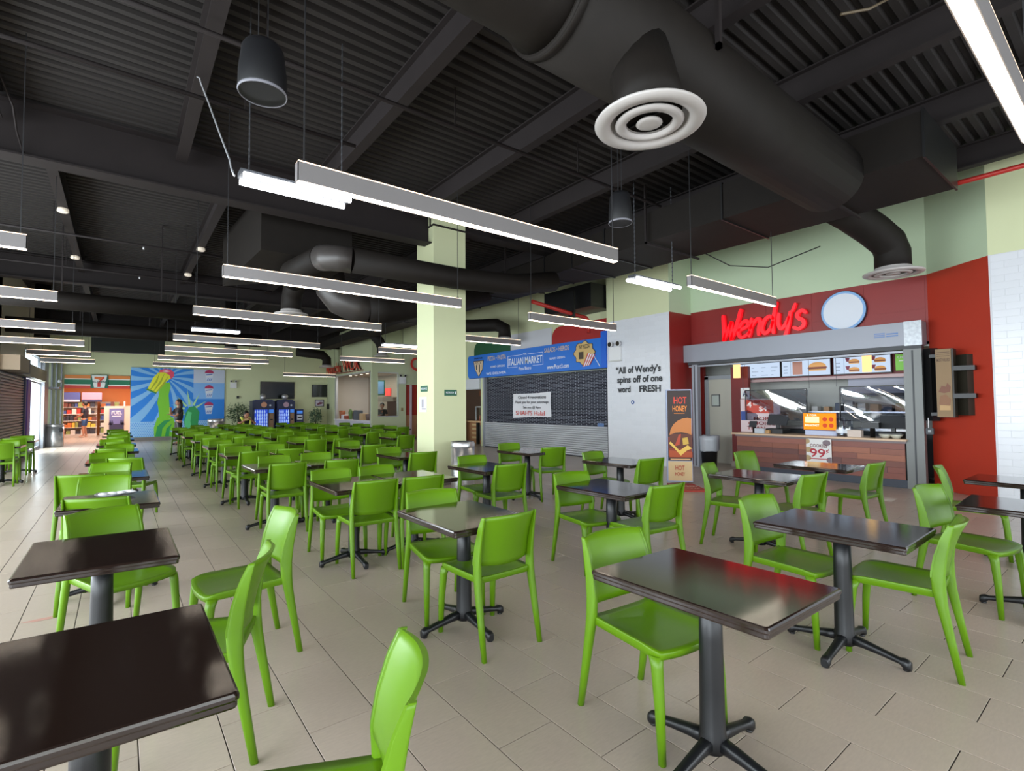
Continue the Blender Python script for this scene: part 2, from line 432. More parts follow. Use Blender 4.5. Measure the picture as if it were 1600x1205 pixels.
# ================================================================== CHAIRS AND TABLES
def interp(tab, t):
    for a, b in zip(tab, tab[1:]):
        if t <= b[0]:
            k = (t-a[0])/(b[0]-a[0]); return [p+(q-p)*k for p, q in zip(a[1:], b[1:])]
    return list(tab[-1][1:])
def sq_ring(cx, cy, z, rx, ry, n=10, e=0.75):
    out = []
    for j in range(n):
        a = 2*PI*(j+.5)/n; c, s_ = math.cos(a), math.sin(a)
        out.append((cx+rx*math.copysign(abs(c)**e, c), cy+ry*math.copysign(abs(s_)**e, s_), z))
    return out
REAR = [(0.0, .209, .268, .0145, .0155), (.20, .206, .232, .018, .020), (.38, .202, .200, .020, .026), (.45, .200, .190, .019, .031), (.54, .200, .186, .012, .032),
        (.64, .199, .200, .0085, .028), (.74, .197, .224, .0075, .021), (.80, .195, .245, .0065, .013), (.814, .1945, .2515, .0060, .0095)]
FRONT = [(0.0, .206, -.234, .0145, .0155), (.22, .204, -.224, .019, .020), (.38, .198, -.208, .022, .025), (.425, .190, -.195, .027, .031)]
def seat_mb():
    b = MB(); N = 14; top = []
    def P(u, v):
        hw = .218 + (.198-.218)*(v+1)/2
        yf, yb = -.228-.020*(1-u*u), .196
        y = yf+(yb-yf)*(v+1)/2
        # round the front corners
        k = max(0, (-v-.72)/.28); hw *= (1-.10*k*k)
        x = hw*u
        z = .452 - .020*(1-u**4)*(1-max(0, abs(v))**4) - .016*max(0, (-v-.55)/.45)**2 + .006*abs(u)**3
        return (x, y, z)
    for i in range(N+1): top.append(b.pts([P(-1+2*j/N, -1+2*i/N) for j in range(N+1)]))
    for i in range(N):
        for j in range(N): b.face([top[i][j], top[i][j+1], top[i+1][j+1], top[i+1][j]], True)
    rim = [top[0][j] for j in range(N+1)] + [top[i][N] for i in range(1, N+1)] + [top[N][j] for j in range(N-1, -1, -1)] + [top[i][0] for i in range(N-1, 0, -1)]
    r1, r2, r3 = [], [], []
    for k in rim:
        x, y, z = b.v[k]
        r1.append((x*1.006, y+.002*(1 if y > 0 else -1), z-.006)); r2.append((x*.995, y*.995, min(z-.03, .418))); r3.append((x*.93, y*.93, .412))
    a = b.pts(r1); c = b.pts(r2); d = b.pts(r3); n = len(rim)
    for q, w_ in ((rim, a), (a, c), (c, d)):
        for k in range(n): b.face([q[(k+1) % n], q[k], w_[k], w_[(k+1) % n]], True)
    b.face(d[::-1]) if False else b.face(d)
    return b
def back_mb():
    b = MB(); N, M = 14, 10; fr, bk = [], []
    for i in range(M+1):
        t = i/M; fa, ba = [], []
        for j in range(N+1):
            u = -1+2*j/N
            zb = .505+.018*u*u; zt = .812+.006*(1-u*u)
            z = zb+(zt-zb)*t
            x0, y0, rx0, ry0 = interp(REAR, min(z, .80)); y0 += (z-.80)*.45 - ry0*.9 if z > .80 else -ry0*.9; x0 += rx0*.95
            sag = (.046+.010*t)*(1-u*u)
            th = .004+.0065*(1-u*u)
            if i in (0, M): th *= .8
            fa.append((x0*u, y0+sag-th-.001, z)); ba.append((x0*u, y0+sag+th-.001, z))
        fr.append(b.pts(fa)); bk.append(b.pts(ba))
    for i in range(M):
        for j in range(N):
            b.face([fr[i][j], fr[i][j+1], fr[i+1][j+1], fr[i+1][j]], True)
            b.face([bk[i][j+1], bk[i][j], bk[i+1][j], bk[i+1][j+1]], True)
    for j in range(N):
        b.face([fr[M][j], fr[M][j+1], bk[M][j+1], bk[M][j]]); b.face([fr[0][j+1], fr[0][j], bk[0][j], bk[0][j+1]])
    for i in range(M):
        b.face([fr[i+1][0], bk[i+1][0], bk[i][0], fr[i][0]]); b.face([fr[i][N], bk[i][N], bk[i+1][N], fr[i+1][N]])
    return b
def leg_mb(tab, sx): return MB().loft([sq_ring(sx*x, y, z, rx, ry, 12, .75 if z < .5 else .35) for z, x, y, rx, ry in tab])
chair0 = T('dining_chair', 'x', 'chair', local=True)
chair0.part('seat', seat_mb(), GREEN); chair0.part('backrest', back_mb(), GREEN)
for sx in (-1, 1):
    chair0.part('leg', leg_mb(FRONT, sx), GREEN); chair0.part('leg', leg_mb(REAR, sx), GREEN)
chair0 = chair0.o
_used = []
def chair(mx, my, ang, label, dist=.25, group='green plastic chairs at the dining tables'):
    """mx,my: middle of the top edge of the back; ang: facing angle offset in degrees from facing -Y (0) ; 180 faces +Y"""
    a = math.radians(ang); fx, fy = math.sin(a), -math.cos(a)      # facing direction of local -Y rotated by a
    loc = (mx+fx*dist, my+fy*dist, 0)
    if not _used:
        o = chair0; o.location = loc; o.rotation_euler = (0, 0, a); o['label'] = label; o['group'] = group; _used.append(1)
    else: o = dup(chair0, loc, a, label, group)
    return o

# ---- table
TX, TY, TH = .305, .385, .74
def table_proto():
    t = T('dining_table', 'x', 'table', local=True)
    b = MB()
    prof = [(0, .700), (.006, .699), (.008, .704), (.008, .716), (.012, .722), (.012, .731), (.009, .7375), (.003, .740), (-.004, .740)]
    def rr(off, z, r=.012, n=3):
        hx, hy = TX-.010+off, TY-.010+off; out = []
        for cx, cy, a0 in ((hx-r, hy-r, 0), (-hx+r, hy-r, PI/2), (-hx+r, -hy+r, PI), (hx-r, -hy+r, 1.5*PI)):
            for k in range(n+1):
                a = a0+PI/2*k/n; out.append((cx+r*math.cos(a), cy+r*math.sin(a), z))
        return out
    b.loft([rr(o, z) for o, z in [(-.012, .700)]+prof], smooth=False)
    t.part('tabletop', b, TABLETOP)
    t.part('support_plate', MB().box(-.20, -.20, .688, .20, .20, .700), BLACKM)
    t.part('post', MB().lathe([(.050, .045), (.055, .07), (.056, .105), (.051, .125), (.0495, .30), (.047, .50), (.044, .688)], n=20), BLACKM)
    for k in range(4):
        a = k*PI/2; ca, sa = math.cos(a), math.sin(a); rings = []
        for d, zc, hw, hh in ((.03, .082, .030, .030), (.10, .074, .025, .024), (.19, .058, .022, .019), (.268, .043, .021, .016), (.286, .036, .024, .029), (.306, .030, .024, .029), (.318, .027, .018, .022)):
            rings.append([(d*ca-y*sa, d*sa+y*ca, z) for y, z in [(hw*math.copysign(abs(math.cos(q))**.7, math.cos(q)), zc+hh*math.copysign(abs(math.sin(q))**.7, math.sin(q))) for q in [2*PI*(j+.5)/10 for j in range(10)]]])
        f = t.part('foot', MB().loft(rings), BLACKM)
        t.part('glide', MB().lathe([(.015, 0), (.017, .004), (.015, .012)], c=(.295*ca, .295*sa, 0), n=10), BLACK, under=f)
    return t.o
table0 = table_proto(); _tu = []
def table(x, y, label, rz=0.0):
    if not _tu: o = table0; o.location = (x, y, 0); o.rotation_euler = (0, 0, rz); o['label'] = label; o['group'] = 'dark dining tables'; _tu.append(1)
    else: o = dup(table0, (x, y, 0), rz, label, 'dark dining tables')
    return o

# --- foreground, placed one by one : (x, y, label)
for x, y, l, rz in (
    (1.96, 1.185, 'dark table nearest the camera on the right, with red sign reflections on its top', 0),
    (3.42, 1.20, 'dark table with an orange lamp reflection, second from the camera on the right', .02),
    (5.02, .55, 'dark table cut by the right edge of the frame, nearer of the two there', .04),
    (6.55, .78, 'dark table at the right frame edge before the white tiled wall', 0),
    (1.84, 2.91, 'dark table in front of the square column, two chairs tucked at its ends', 0),
    (3.44, 3.01, 'dark table in line between the nearest right table and the market shutter', .03),
    (5.13, 2.53, 'dark table before the burger banner, three green chairs around it', .03),
    (6.46, 2.48, 'dark table closest to the wooden order counter', 0),
    (1.77, 4.74, 'dark table pushed against its twin, left of the pair before the column', 0),
    (2.40, 4.76, 'dark table pushed against its twin, right of the pair before the column', 0),
    (3.44, 4.93, 'dark table beside the steel bin at the column', .03),
    (5.07, 4.28, 'dark table right before the white pier with black lettering', .03),
    (5.08, 6.16, 'dark table nearest the rolling shutter with the handwritten sheet', .05)): table(x, y, l, rz)
for ch in [o for o in COL.objects if o.get('label', '').startswith('dark table nearest the camera')][0].children:
    if ch.name.startswith('tabletop'):                               # top tilted to bring the red letters' reflection onto it
        ch.rotation_euler = (-.41*.017, .912*.017, 0)
        ch.location = tuple(Vector((0, 0, .70)) - ch.rotation_euler.to_matrix() @ Vector((0, 0, .70)))
for mx, my, a, l in (
    (2.015, 1.76, -5, 'green chair at the far end of the table nearest the camera'),
    (.600, 1.225, -113, 'green chair cut by the bottom edge of the frame, seen over its back'),
    (.520, 2.55, -111, 'green chair seen side on, tucked right of the nearest left table'),
    (.845, 3.435, -86, 'green chair standing sideways in the aisle with its whole seat visible'),
    (3.69, .725, 186, 'green chair at the near right end of the second right table, back edge on'),
    (3.545, 1.775, -4, 'green chair at the far end of the table with the orange reflection'),
    (5.00, 1.15, -10, 'green chair at the far end of the table cut by the right edge'),
    (6.56, 1.40, 10, 'green chair against the red angled wall at the far right'),
    (6.52, 1.92, 176, 'green chair with its back to the camera before the order counter, rightmost there'),
    (5.10, 1.99, 172, 'green chair at the near end of the table before the burger banner'),
    (5.035, 3.04, 14, 'green chair at the far left end of the table before the burger banner'),
    (6.645, 3.475, -8, 'green chair by the counter planks, facing the camera'),
    (3.54, 2.49, 175, 'green chair, back turned, near end of the table left of the banner'),
    (3.445, 3.52, -8, 'green chair facing the camera left of the burger banner, whole seat seen'),
    (5.055, 3.775, 172, 'green chair, back turned, below the black lettering of the pier'),
    (5.13, 4.825, 3, 'green chair facing the camera at the foot of the white pier'),
    (1.875, 2.44, 180, 'green chair, back turned, largest in the middle of the picture'),
    (1.91, 3.485, -9, 'green chair facing the camera at the table before the column'),
    (3.435, 4.44, 174, 'green chair, back turned, right of the steel bin'),
    (3.59, 5.485, -5, 'green chair facing the camera just right of the steel bin'),
    (5.24, 5.72, 162, 'green chair, back turned, directly before the rolling shutter'),
    (5.215, 6.82, -9, 'green chair facing the camera, closest to the rolling shutter'),
    (1.80, 4.275, 177, 'green chair, back turned, near end of the left twin table'),
    (1.735, 5.305, -3, 'green chair facing the camera, far end of the left twin table'),
    (2.22, 5.295, 4, 'green chair facing the camera, far end of the right twin table'),
    (2.245, 4.23, 175, 'green chair, back turned, near end of the right twin table')): chair(mx, my, a, l)

# --- the single line of tables along the left aisle
LY = [1.87, 3.40, 5.16, 7.00, 8.90, 10.85, 12.70, 14.60, 16.50, 18.40]
LCH = {1: [(-.08, 4.22, 24)], 2: [(-.13, 4.79, 165), (-.10, 6.24, -10)], 3: [(-.30, 6.53, 166), (-.07, 7.66, -20)], 4: [(.05, 8.28, 158), (-.14, 9.38, 2)]}
for k, y in enumerate(LY):
    lb = ['dark table in the bottom left corner, nearest of the single left line', 'dark table, second from the camera in the single left line', 'dark table holding a crumpled plastic plate, third in the single left line']
    table(-.05 if k != 1 else -.06, y, lb[k] if k < 3 else 'dark table, %s from the camera in the single left line' % ORD[k])
    if k == 0: continue
    for (mx, my, a) in LCH.get(k, [(-.05+random.uniform(-.08, .08), y-.56+random.uniform(-.05, .05), 180+random.uniform(-14, 14)), (-.05+random.uniform(-.08, .08), y+.53+random.uniform(-.05, .05), random.uniform(-14, 14))]):
        end = 'far' if abs(a) < 90 else 'near'
        chair(mx, my, a, 'green chair at the %s end of the %s table in the single left line' % (end, ORD[k]))
# --- the far block : rows behind each other, lines side by side
ROWS = [6.72, 8.66, 10.70, 12.65, 14.60, 16.55, 18.50, 20.40]
LINES = [(1.53, 0, 'leftmost line'), (2.14, 0, 'second line'), (3.00, 0, 'third line'), (3.61, 2, 'fourth line'), (5.0, 2, 'line behind the column'), (5.62, 3, 'sixth line'), (6.8, 4, 'rightmost line')]
skip_chair = set(); OVER = {(0, 0, 'n'): (1.545, 6.21, 178), (0, 0, 'f'): (1.625, 7.255, 4), (1, 0, 'f'): (2.18, 7.31, -5), (0, 1, 'n'): (1.565, 8.17, 184), (1, 1, 'n'): (2.08, 8.27, 176), (1, 1, 'f'): (2.06, 9.38, -4)}
for li, (x, r0, ln) in enumerate(LINES):
    for ri, y in enumerate(ROWS):
        if ri < r0: continue
        xx = 3.33 if (li == 2 and ri < 2) else x
        yy = (6.88 if li == 2 and ri == 0 else y)
        if li == 6 and ri > 6: continue
        if li == 0 and ri == 7: continue
        rn = ORD[ri-r0]
        where = 'far block' if li != 2 or ri > 1 else 'far block'
        table(xx+random.uniform(-.02, .02), yy, 'dark table, %s from the camera in the %s of the far block' % (rn, ln))
        for e in ('n', 'f'):
            mx, my, a = OVER.get((li, ri, e), (xx+random.uniform(-.06, .06), yy+(-.54 if e == 'n' else .57)+random.uniform(-.05, .06), (180 if e == 'n' else 0)+random.uniform(-8, 8)))
            if (li, ri, e) in ((0, 6, 'f'),): pass
            chair(mx, my, a, 'green chair, %s end of the %s table, far block, %s' % ('near' if e == 'n' else 'far', rn, ln))
# --- tables by the black shutter, left edge
for k, y in enumerate((13.75, 15.75)):
    table(-1.80, y, 'dark table by the black shutter at the left frame edge, %s of two' % ('nearer' if k == 0 else 'farther'))
    for e in (0, 1):
        chair(-1.80+random.uniform(-.04, .04), y+(-.5 if e == 0 else .55), 180 if e == 0 else 0, 'green chair beside the black shutter, %s end of the %s table' % ('near' if e == 0 else 'far', 'nearer' if k == 0 else 'farther'))
# crumpled plate on the third left table
pl = MB()
rings = []
for r, z in ((.0, .004), (.05, .004), (.085, .012), (.105, .022), (.108, .026)):
    rings.append([(-.02+1.25*r*math.cos(2*PI*j/24)*(1+.08*math.sin(5*j)), 5.34+r*math.sin(2*PI*j/24)*(1+.1*math.sin(3*j+1)), .7405+z+.006*math.sin(7*j)*(r > .05)) for j in range(24)])
pl.loft(rings, caps=False)
tp = T('food_tray', 'crumpled clear plastic plate left on the third table of the left line', 'plate', (-.02, 5.34, .7405))
tp.part('plate', pl, mat('clear_plastic', (214, 218, 224), rough=.12, spec=.8))
nb = MB(); random.seed(3)
for k in range(4): nb.ball((-.10+.06*k, 5.33+random.uniform(-.03, .03), .765), .022, 8, 5, (1.5, 1, .6))
tp.part('napkin', nb, WHITE)

# ================================================================== CEILING FIXTURES
WIRE = mat('wire', (40, 40, 42), rough=.4)
BODY = mat('fixture_body', (128, 124, 124), rough=.4, metal=.2)
def pendant(x0, x1, y, label, z=3.0, h=.135, w=.075):
    L = x1-x0
    t = T('linear_pendant', label, 'light', ((x0+x1)/2, y, z), group='linear pendant lights')
    b = MB()
    b.box(x0, y-w/2, z+.004, x1, y-w/2+.006, z+h); b.box(x0, y+w/2-.006, z+.004, x1, y+w/2, z+h)
    b.box(x0, y-w/2, z+.004, x0+.006, y+w/2, z+h); b.box(x1-.006, y-w/2, z+.004, x1, y+w/2, z+h); b.box(x0+.006, y-w/2+.006, z+.06, x1-.006, y+w/2-.006, z+.075)
    t.part('housing', b, BODY)
    t.part('diffuser', MB().box(x0+.008, y-w/2+.007, z, x1-.008, y+w/2-.007, z+.012), LEDM)
    t.part('uplight', MB().box(x0+.004, y-w/2+.001, z+h, x1-.004, y+w/2-.001, z+h+.009), LEDU)
    for xx in (x0+.05, x1-.05): t.part('cable', MB().box(xx-.004, y-.004, z+.06, xx+.004, y+.004, CEIL-.02).box(xx-.012, y-.012, z+h, xx+.012, y+.012, z+h+.03), WIRE)
LEDU = emit_mat('uplight_strip', (255, 226, 196), LED*.22)
CY = [.42, 3.57, 6.73, 9.80, 13.85, 16.6, 19.8, 22.9]
for k, y in enumerate(CY): pendant(.92, 4.21, y, 'long white pendant light, %s from the camera in the middle run' % ORD[k])
for k, y in enumerate([6.68, 9.70, 13.3, 16.5, 19.8, 22.9]): pendant(-4.0 if y < 16.7 else -2.15, -.74, y, 'long white pendant light, %s from the camera in the left run' % ORD[k])
for k, (y, pz) in enumerate([(3.73, 3), (7.0, 3), (10.2, 3), (13.75, 3), (17.0, 3), (24.5, 2.84)]): pendant(5.84, 8.2, y, 'shorter white pendant light, %s from the camera along the storefronts' % ORD[k], z=pz)

def shoplight(c, L, ang, z, label, top=CEIL):
    t = T('tube_light', label, 'light', (c[0], c[1], z), ang, local=True, group='twin tube shop lights')
    t.part('housing', MB().box(-L/2, -.07, .03, L/2, .07, .075), DKGREY)
    for s_ in (-1, 1): t.part('tube', MB().tube([(-L/2+.02, s_*.095, .012), (L/2-.02, s_*.095, .012)], .026, 10), LEDC)
    for s_ in (-1, 1):
        ch = MB(); n = 0; zz = .075
        while zz < top-z-.04:
            ch.box(s_*L*.42-.004, -.004 if n % 2 else -.010, zz, s_*L*.42+.004, .004 if n % 2 else .010, zz+.03); zz += .034; n += 1
        t.part('chain', ch, DKGREY, kind='stuff')
shoplight((1.29, 4.95), .99, 0, 3.49, 'bright twin tube light hung on a chain beside the nearest left pendant')
shoplight((6.80, 4.97), 1.17, .0, 3.39, 'bright twin tube light before the white pier')
shoplight((1.9, 14.8), 1.1, 0, 3.39, 'bright tube light far down the middle run of pendants')
shoplight((7.2, 15.2), 1.25, 0, 3.39, 'bright tube light just left of the square column', 4.2)

def diffuser(x, y, z, r, label, drop):
    t = T('air_diffuser', label, 'air diffuser', (x, y, z), group='round ceiling air diffusers')
    Wm = mat('diffuser_white', (178, 173, 170), rough=.45)
    t.part('ring', MB().lathe([(r*.70, .035), (r*.72, .012), (r*.86, .004), (r*.98, .016), (r, .030), (r*.98, .040), (r*.70, .06)], (x, y, z), 40, caps=False), Wm)
    t.part('ring', MB().lathe([(r*.42, .030), (r*.44, .004), (r*.56, .006), (r*.62, .022), (r*.60, .030), (r*.42, .045)], (x, y, z), 32, caps=False), Wm)
    t.part('cone', MB().lathe([(r*.02, .012), (r*.16, .008), (r*.24, .018), (r*.22, .030), (r*.02, .05)], (x, y, z), 24), Wm)
    t.part('neck', MB().lathe([(r*.72, .045), (r*.62, .10), (r*.60, .12)], (x, y, z), 28, caps=False), Wm)
    t.part('damper', MB().box(x-r*.5, y-.01, z+.06, x+r*.5, y+.01, z+.08).box(x-.01, y-r*.5, z+.06, x+.01, y+r*.5, z+.08), BLACK)
    t.part('flexible_duct', MB().tube([(x, y, z+.10)] + drop, r*.60, 20), DUCT)
diffuser(3.02, 2.23, 3.5, .395, 'big round white ceiling diffuser nearest the camera', [(3.03, 2.25, 3.75), (3.04, 2.36, 4.15)])
diffuser(9.75, 2.57, 3.5, .41, 'round white diffuser hanging before the red storefront', [(9.75, 2.57, 3.86), (9.66, 2.60, 4.02), (9.35, 2.70, 4.18), (8.9, 2.85, 4.36), (8.3, 3.0, 4.50)])
diffuser(2.85, 11.35, 3.4, .34, 'round diffuser under the bent duct left of the column', [(2.85, 11.35, 3.72), (2.85, 11.2, 3.92), (2.85, 10.9, 4.05)])
diffuser(3.0, 19.8, 3.4, .33, 'round diffuser far down the middle run of pendants', [(3.0, 19.8, 3.8), (3.0, 19.8, 5.16)])
diffuser(9.5, 12.6, 3.45, .34, 'round diffuser above the blue market sign', [(9.5, 12.6, 3.85), (9.42, 12.9, 4.0), (9.0, 13.6, 4.02), (8.2, 14.2, 4.02)])
diffuser(-1.9, 20.5, 3.45, .30, 'round diffuser over the glazing on the left', [(-1.9, 20.5, 3.8), (-1.9, 20.5, 5.16)])
diffuser(8.2, 19.0, 3.4, .33, 'round diffuser between pendants left of the column', [(8.2, 19.0, 3.75), (8.1, 19.0, 4.0), (7.8, 19.0, 4.3)])
diffuser(8.0, 25.2, 3.35, .36, 'round diffuser by the far yellow wall on an elbow duct', [(8.0, 25.2, 3.75), (7.8, 25.2, 3.95), (6.6, 25.2, 4.05)])

# ---- ducts
t = T('air_duct', 'large dark round duct crossing overhead towards the red storefront', 'duct', (4.5, 2.50, 4.3))
t.part('pipe', MB().tube([(-4.5, 2.50, 4.30), (2.1, 2.50, 4.30), (2.3, 2.5, 4.3)], [.35, .35, .40], 28), DUCT)
t.part('pipe', MB().tube([(2.25, 2.50, 4.30), (7.05, 2.50, 4.30)], .405, 28), DUCT)
t.part('collar', MB().tube([(2.27, 2.50, 4.30), (2.33, 2.50, 4.30)], .412, 28), DUCT)
t.part('strap', MB().box(3.7, 2.05, 4.30, 3.74, 2.95, 4.34).box(3.7, 2.05, 4.3, 3.74, 2.09, CEIL).box(3.7, 2.91, 4.3, 3.74, 2.95, CEIL), STEELB)
t = T('air_duct', 'long rectangular dark duct running along the storefronts', 'duct', (7.7, 8, 4.2))
secs = [(1.52, 7.0, 8.42, 4.20, 4.72), (3.9, 7.0, 8.42, 4.20, 4.72), (6.2, 7.0, 8.40, 4.20, 4.68), (7.1, 7.05, 8.32, 4.18, 4.66), (8.0, 7.12, 7.98, 4.18, 4.62), (10.2, 7.15, 7.98, 4.18, 4.6), (11.6, 7.2, 7.9, 4.18, 4.55), (15.0, 7.22, 7.88, 4.18, 4.55), (19.0, 7.25, 7.85, 4.15, 4.5), (24.0, 7.3, 7.8, 4.1, 4.4)]
for a, b in zip(secs, secs[1:]):
    t.part('section', MB().loft([[(s_[1], yy, s_[3]), (s_[2], yy, s_[3]), (s_[2], yy, s_[4]), (s_[1], yy, s_[4])] for s_, yy in ((a, a[0]+.008), (b, b[0]-.008))], smooth=False), DUCT)
for s_ in secs[:-1]:
    t.part('flange', MB().box(s_[1]-.02, s_[0]-.012, s_[3]-.022, s_[2]+.02, s_[0]+.012, s_[4]+.02), BLACK)
for yy in (2.6, 5.2, 9.1, 13.0): t.part('hanger', MB().box(6.9, yy, 4.15, 8.5 if yy < 7 else 8.1, yy+.03, 4.18).box(6.9, yy, 4.15, 6.93, yy+.03, CEIL), STEELB)
t = T('air_duct', 'round dark duct passing in front of the square column and bending away', 'duct', (4, 7.55, 3.7))
t.part('pipe', MB().tube([(6.9, 7.5, 3.66+.30), (5.9, 7.52, 3.76), (4.6, 7.55, 3.70), (2.75, 7.55, 3.70)], [.20, .19, .19, .19], 22), DUCT)
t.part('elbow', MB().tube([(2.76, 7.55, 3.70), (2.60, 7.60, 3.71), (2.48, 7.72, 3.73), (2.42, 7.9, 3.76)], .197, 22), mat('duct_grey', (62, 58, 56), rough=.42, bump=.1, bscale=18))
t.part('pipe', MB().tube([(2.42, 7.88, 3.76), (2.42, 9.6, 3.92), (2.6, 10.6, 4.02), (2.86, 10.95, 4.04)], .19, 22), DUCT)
t = T('air_duct', 'wide bent round duct left of the column behind the nearer bent one', 'duct', (4, 10.5, 3.7))
t.part('pipe', MB().tube([(7.2, 10.4, 4.3), (6.0, 10.4, 3.95), (4.6, 10.5, 3.62), (4.2, 10.55, 3.58)], .32, 24), DUCT)
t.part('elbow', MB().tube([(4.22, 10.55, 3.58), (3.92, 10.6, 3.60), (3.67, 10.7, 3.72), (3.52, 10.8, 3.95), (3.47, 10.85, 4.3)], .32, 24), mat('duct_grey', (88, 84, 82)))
t.part('pipe', MB().tube([(3.47, 10.85, 4.28), (3.47, 10.9, 5.0)], .32, 24), DUCT)
t = T('air_plenum', 'big dark box plenum hanging under the deck beyond the first girder', 'duct', (2.5, 9.9, 3.95))
t.part('box', MB().loft([[(1.78, 9.0, 4.05), (3.3, 9.0, 4.05), (3.3, 10.3, 4.05), (1.62, 11.8, 3.95)], [(1.78, 9.0, 5.0), (3.3, 9.0, 5.0), (3.3, 10.3, 5.0), (1.62, 11.8, 5.0)]], smooth=False), DUCT)
for y, z, r, nm in ((12.3, 3.42, .17, 'nearer'), (17.6, 3.55, .20, 'farther')):
    t = T('air_duct', 'straight dark duct crossing above the left aisle, %s of two' % nm, 'duct', (0, y, z))
    t.part('pipe', MB().tube([(-3.0, y, z+.02), (3.5 if y > 15 else 1.35, y, z)], r, 20), DUCT)
    for xx in (-.9, .6): t.part('hanger', MB().box(xx, y-.02, z+r, xx+.02, y+.02, CEIL), STEELB)
t = T('ceiling_panel', 'black bulkhead hanging across the far end of the left aisle', 'panel', (.6, 25, 3.6))
t.part('panel', MB().box(-.9, 24.2, 3.55, 1.35, 24.6, 4.4), mat('bulkhead', (22, 30, 28), rough=.6))
t = T('ceiling_panel', 'black soffit box above the red end of the market sign', 'panel', (9.6, 9.6, 3.7))
t.part('panel', MB().box(9.5, 8.90, 3.98, 10.34, 10.7, 4.6), BLACK)
t = T('sprinkler_pipe', 'red pipe running above the storefronts past the rectangular duct', 'pipe', (8.6, 3, 4.3))
t.part('pipe', MB().tube([(8.62, -5, 4.33), (8.62, 7.2, 4.33)], .032, 10), REDP)
t = T('sprinkler_pipe', 'red pipe with an elbow over the market sign', 'pipe', (9.5, 9, 3.7))
t.part('pipe', MB().tube([(7.9, 9.35, 3.98), (9.3, 9.32, 3.80), (9.72, 9.30, 3.76), (9.80, 9.30, 3.70), (9.82, 9.30, 3.5), (9.82, 9.30, 3.36)], .05, 12), REDP)
t.part('clamp', MB().box(9.2, 9.22, 3.7, 9.26, 9.42, 4.4), BLACK)
for i, (y, z, x0, x1) in enumerate(((4.9, 4.68, -4.5, 6.9), (5.9, 4.62, -4.5, 2.2), (12.0, 4.6, -2.9, 3.2), (14.6, 4.55, -2.9, 3.2))):
    t = T('sprinkler_pipe', 'thin dark pipe under the deck, %s from the camera' % ORD[i], 'pipe', (0, y, z))
    t.part('pipe', MB().tube([(x0, y, z), (x1, y, z)], .022, 8), STEELB)
    for xx in range(int(x0)+1, int(x1), 2):
        t.part('hanger', MB().box(xx-.006, y-.006, z+.02, xx+.006, y+.006, CEIL), STEELB)
    t.part('head', MB().lathe([(.012, -.02), (.02, -.05), (.012, -.08)], (x0+3.2, y, z), 8), ALU)
# perforated strut crossing near the top of the frame
t = T('strut_channel', 'perforated steel strut slung under the joists at the top of the frame', 'strut', (4, 3.3, 4.78))
st = MB().box(-1.0, 3.28, 4.775, 7.0, 3.30, 4.80)
t.part('channel', st, STEELB)
hs = MB()
for k in range(60): hs.box(.9+k*.06, 3.274, 4.783, .9+k*.06+.03, 3.2795, 4.793)
t.part('slot', hs, mat('slot_light', (120, 108, 92)), kind='stuff')
# two hanging loudspeakers
for x, y, z, r, lb in ((.735, 3.72, 3.62, .155, 'dark bell loudspeaker hanging near the left pendant'), (4.40, 3.66, 3.5, .13, 'dark bell loudspeaker above the end of the nearest pendant')):
    t = T('loudspeaker', lb, 'loudspeaker', (x, y, z))
    t.part('shell', MB().lathe([(r*.96, 0), (r, .02), (r*.98, .14), (r*.86, .30), (r*.74, .335), (r*.3, .345)], (x, y, z), 28), mat('speaker_black', (17, 17, 20), rough=.5))
    t.part('grille', MB().lathe([(.005, .004), (r*.9, .003), (r*.955, -.004), (r*.985, .004)], (x, y, z), 28), mat('speaker_grille', (50, 49, 52), rough=.6))
    t.part('rim', MB().lathe([(r*.95, -.002), (r*.985, -.008), (r*1.015, .002), (r*1.0, .012)], (x, y, z), 28, caps=False), mat('rim_grey', (120, 120, 128), rough=.4))
    for s_ in (-.03, .03): t.part('cable', MB().box(x+s_-.003, y-.003, z+.33, x+s_+.003, y+.003, CEIL), WIRE)
# small recessed cans on the far joists, seen as pale discs
CAN = mat('can_white', (226, 214, 196), rough=.4, emit=.35)
for i, (x, y) in enumerate(((-.82, 11.2), (-.85, 14.6), (1.28, 12.3), (1.28, 14.9), (-.85, 17.5), (-.84, 22.0), (1.2, 21.0))):
    t = T('spot_can', 'small pale spotlight can under the far joists, %s of the scattered ones' % ORD[i], 'light', (x, y, 4.76), group='small spotlight cans')
    t.part('can', MB().lathe([(.05, .06), (.075, .05), (.08, .0), (.06, -.015)], (x, y, 4.76), 16), CAN)
# loose cables
for i, (pts, r, m, lb) in enumerate((
    ([(0.553, 5.857, 4.8), (0.572, 5.829, 4.78), (0.586, 5.844, 4.74), (0.633, 5.696, 4.5), (0.696, 5.43, 4.1), (0.742, 5.242, 3.82), (0.758, 5.205, 3.75), (0.759, 5.132, 3.65), (0.774, 5.059, 3.55)], .008, ALU, 'pale flexible cable dropping to the twin tube light'),
    ([(-1.103, 7.482, 5.1), (-1.068, 7.491, 5.0), (-1.049, 7.654, 4.95), (-1.009, 7.759, 4.85), (-1.013, 8.084, 4.7), (-0.979, 8.192, 4.55), (-0.945, 8.302, 4.48)], .010, STEELB, 'grey conduit hanging at the upper left corner'),
    ([(8.7, 5.2, 4.3), (9.4, 5.1, 4.16), (9.9, 4.6, 4.10), (9.7, 3.6, 4.22)], .010, BLACK, 'thin black cable looping beside the elbow duct'),
    ([(5.4, 1.3, 5.1), (5.1, 1.45, 4.9), (4.9, 1.6, 4.85)], .012, mat('cable_tan', (96, 84, 66)), 'tan cable at the dark top right of the ceiling'))):
    tag(MB().tube(pts, r, 6).build('cable', m), lb, 'cable')

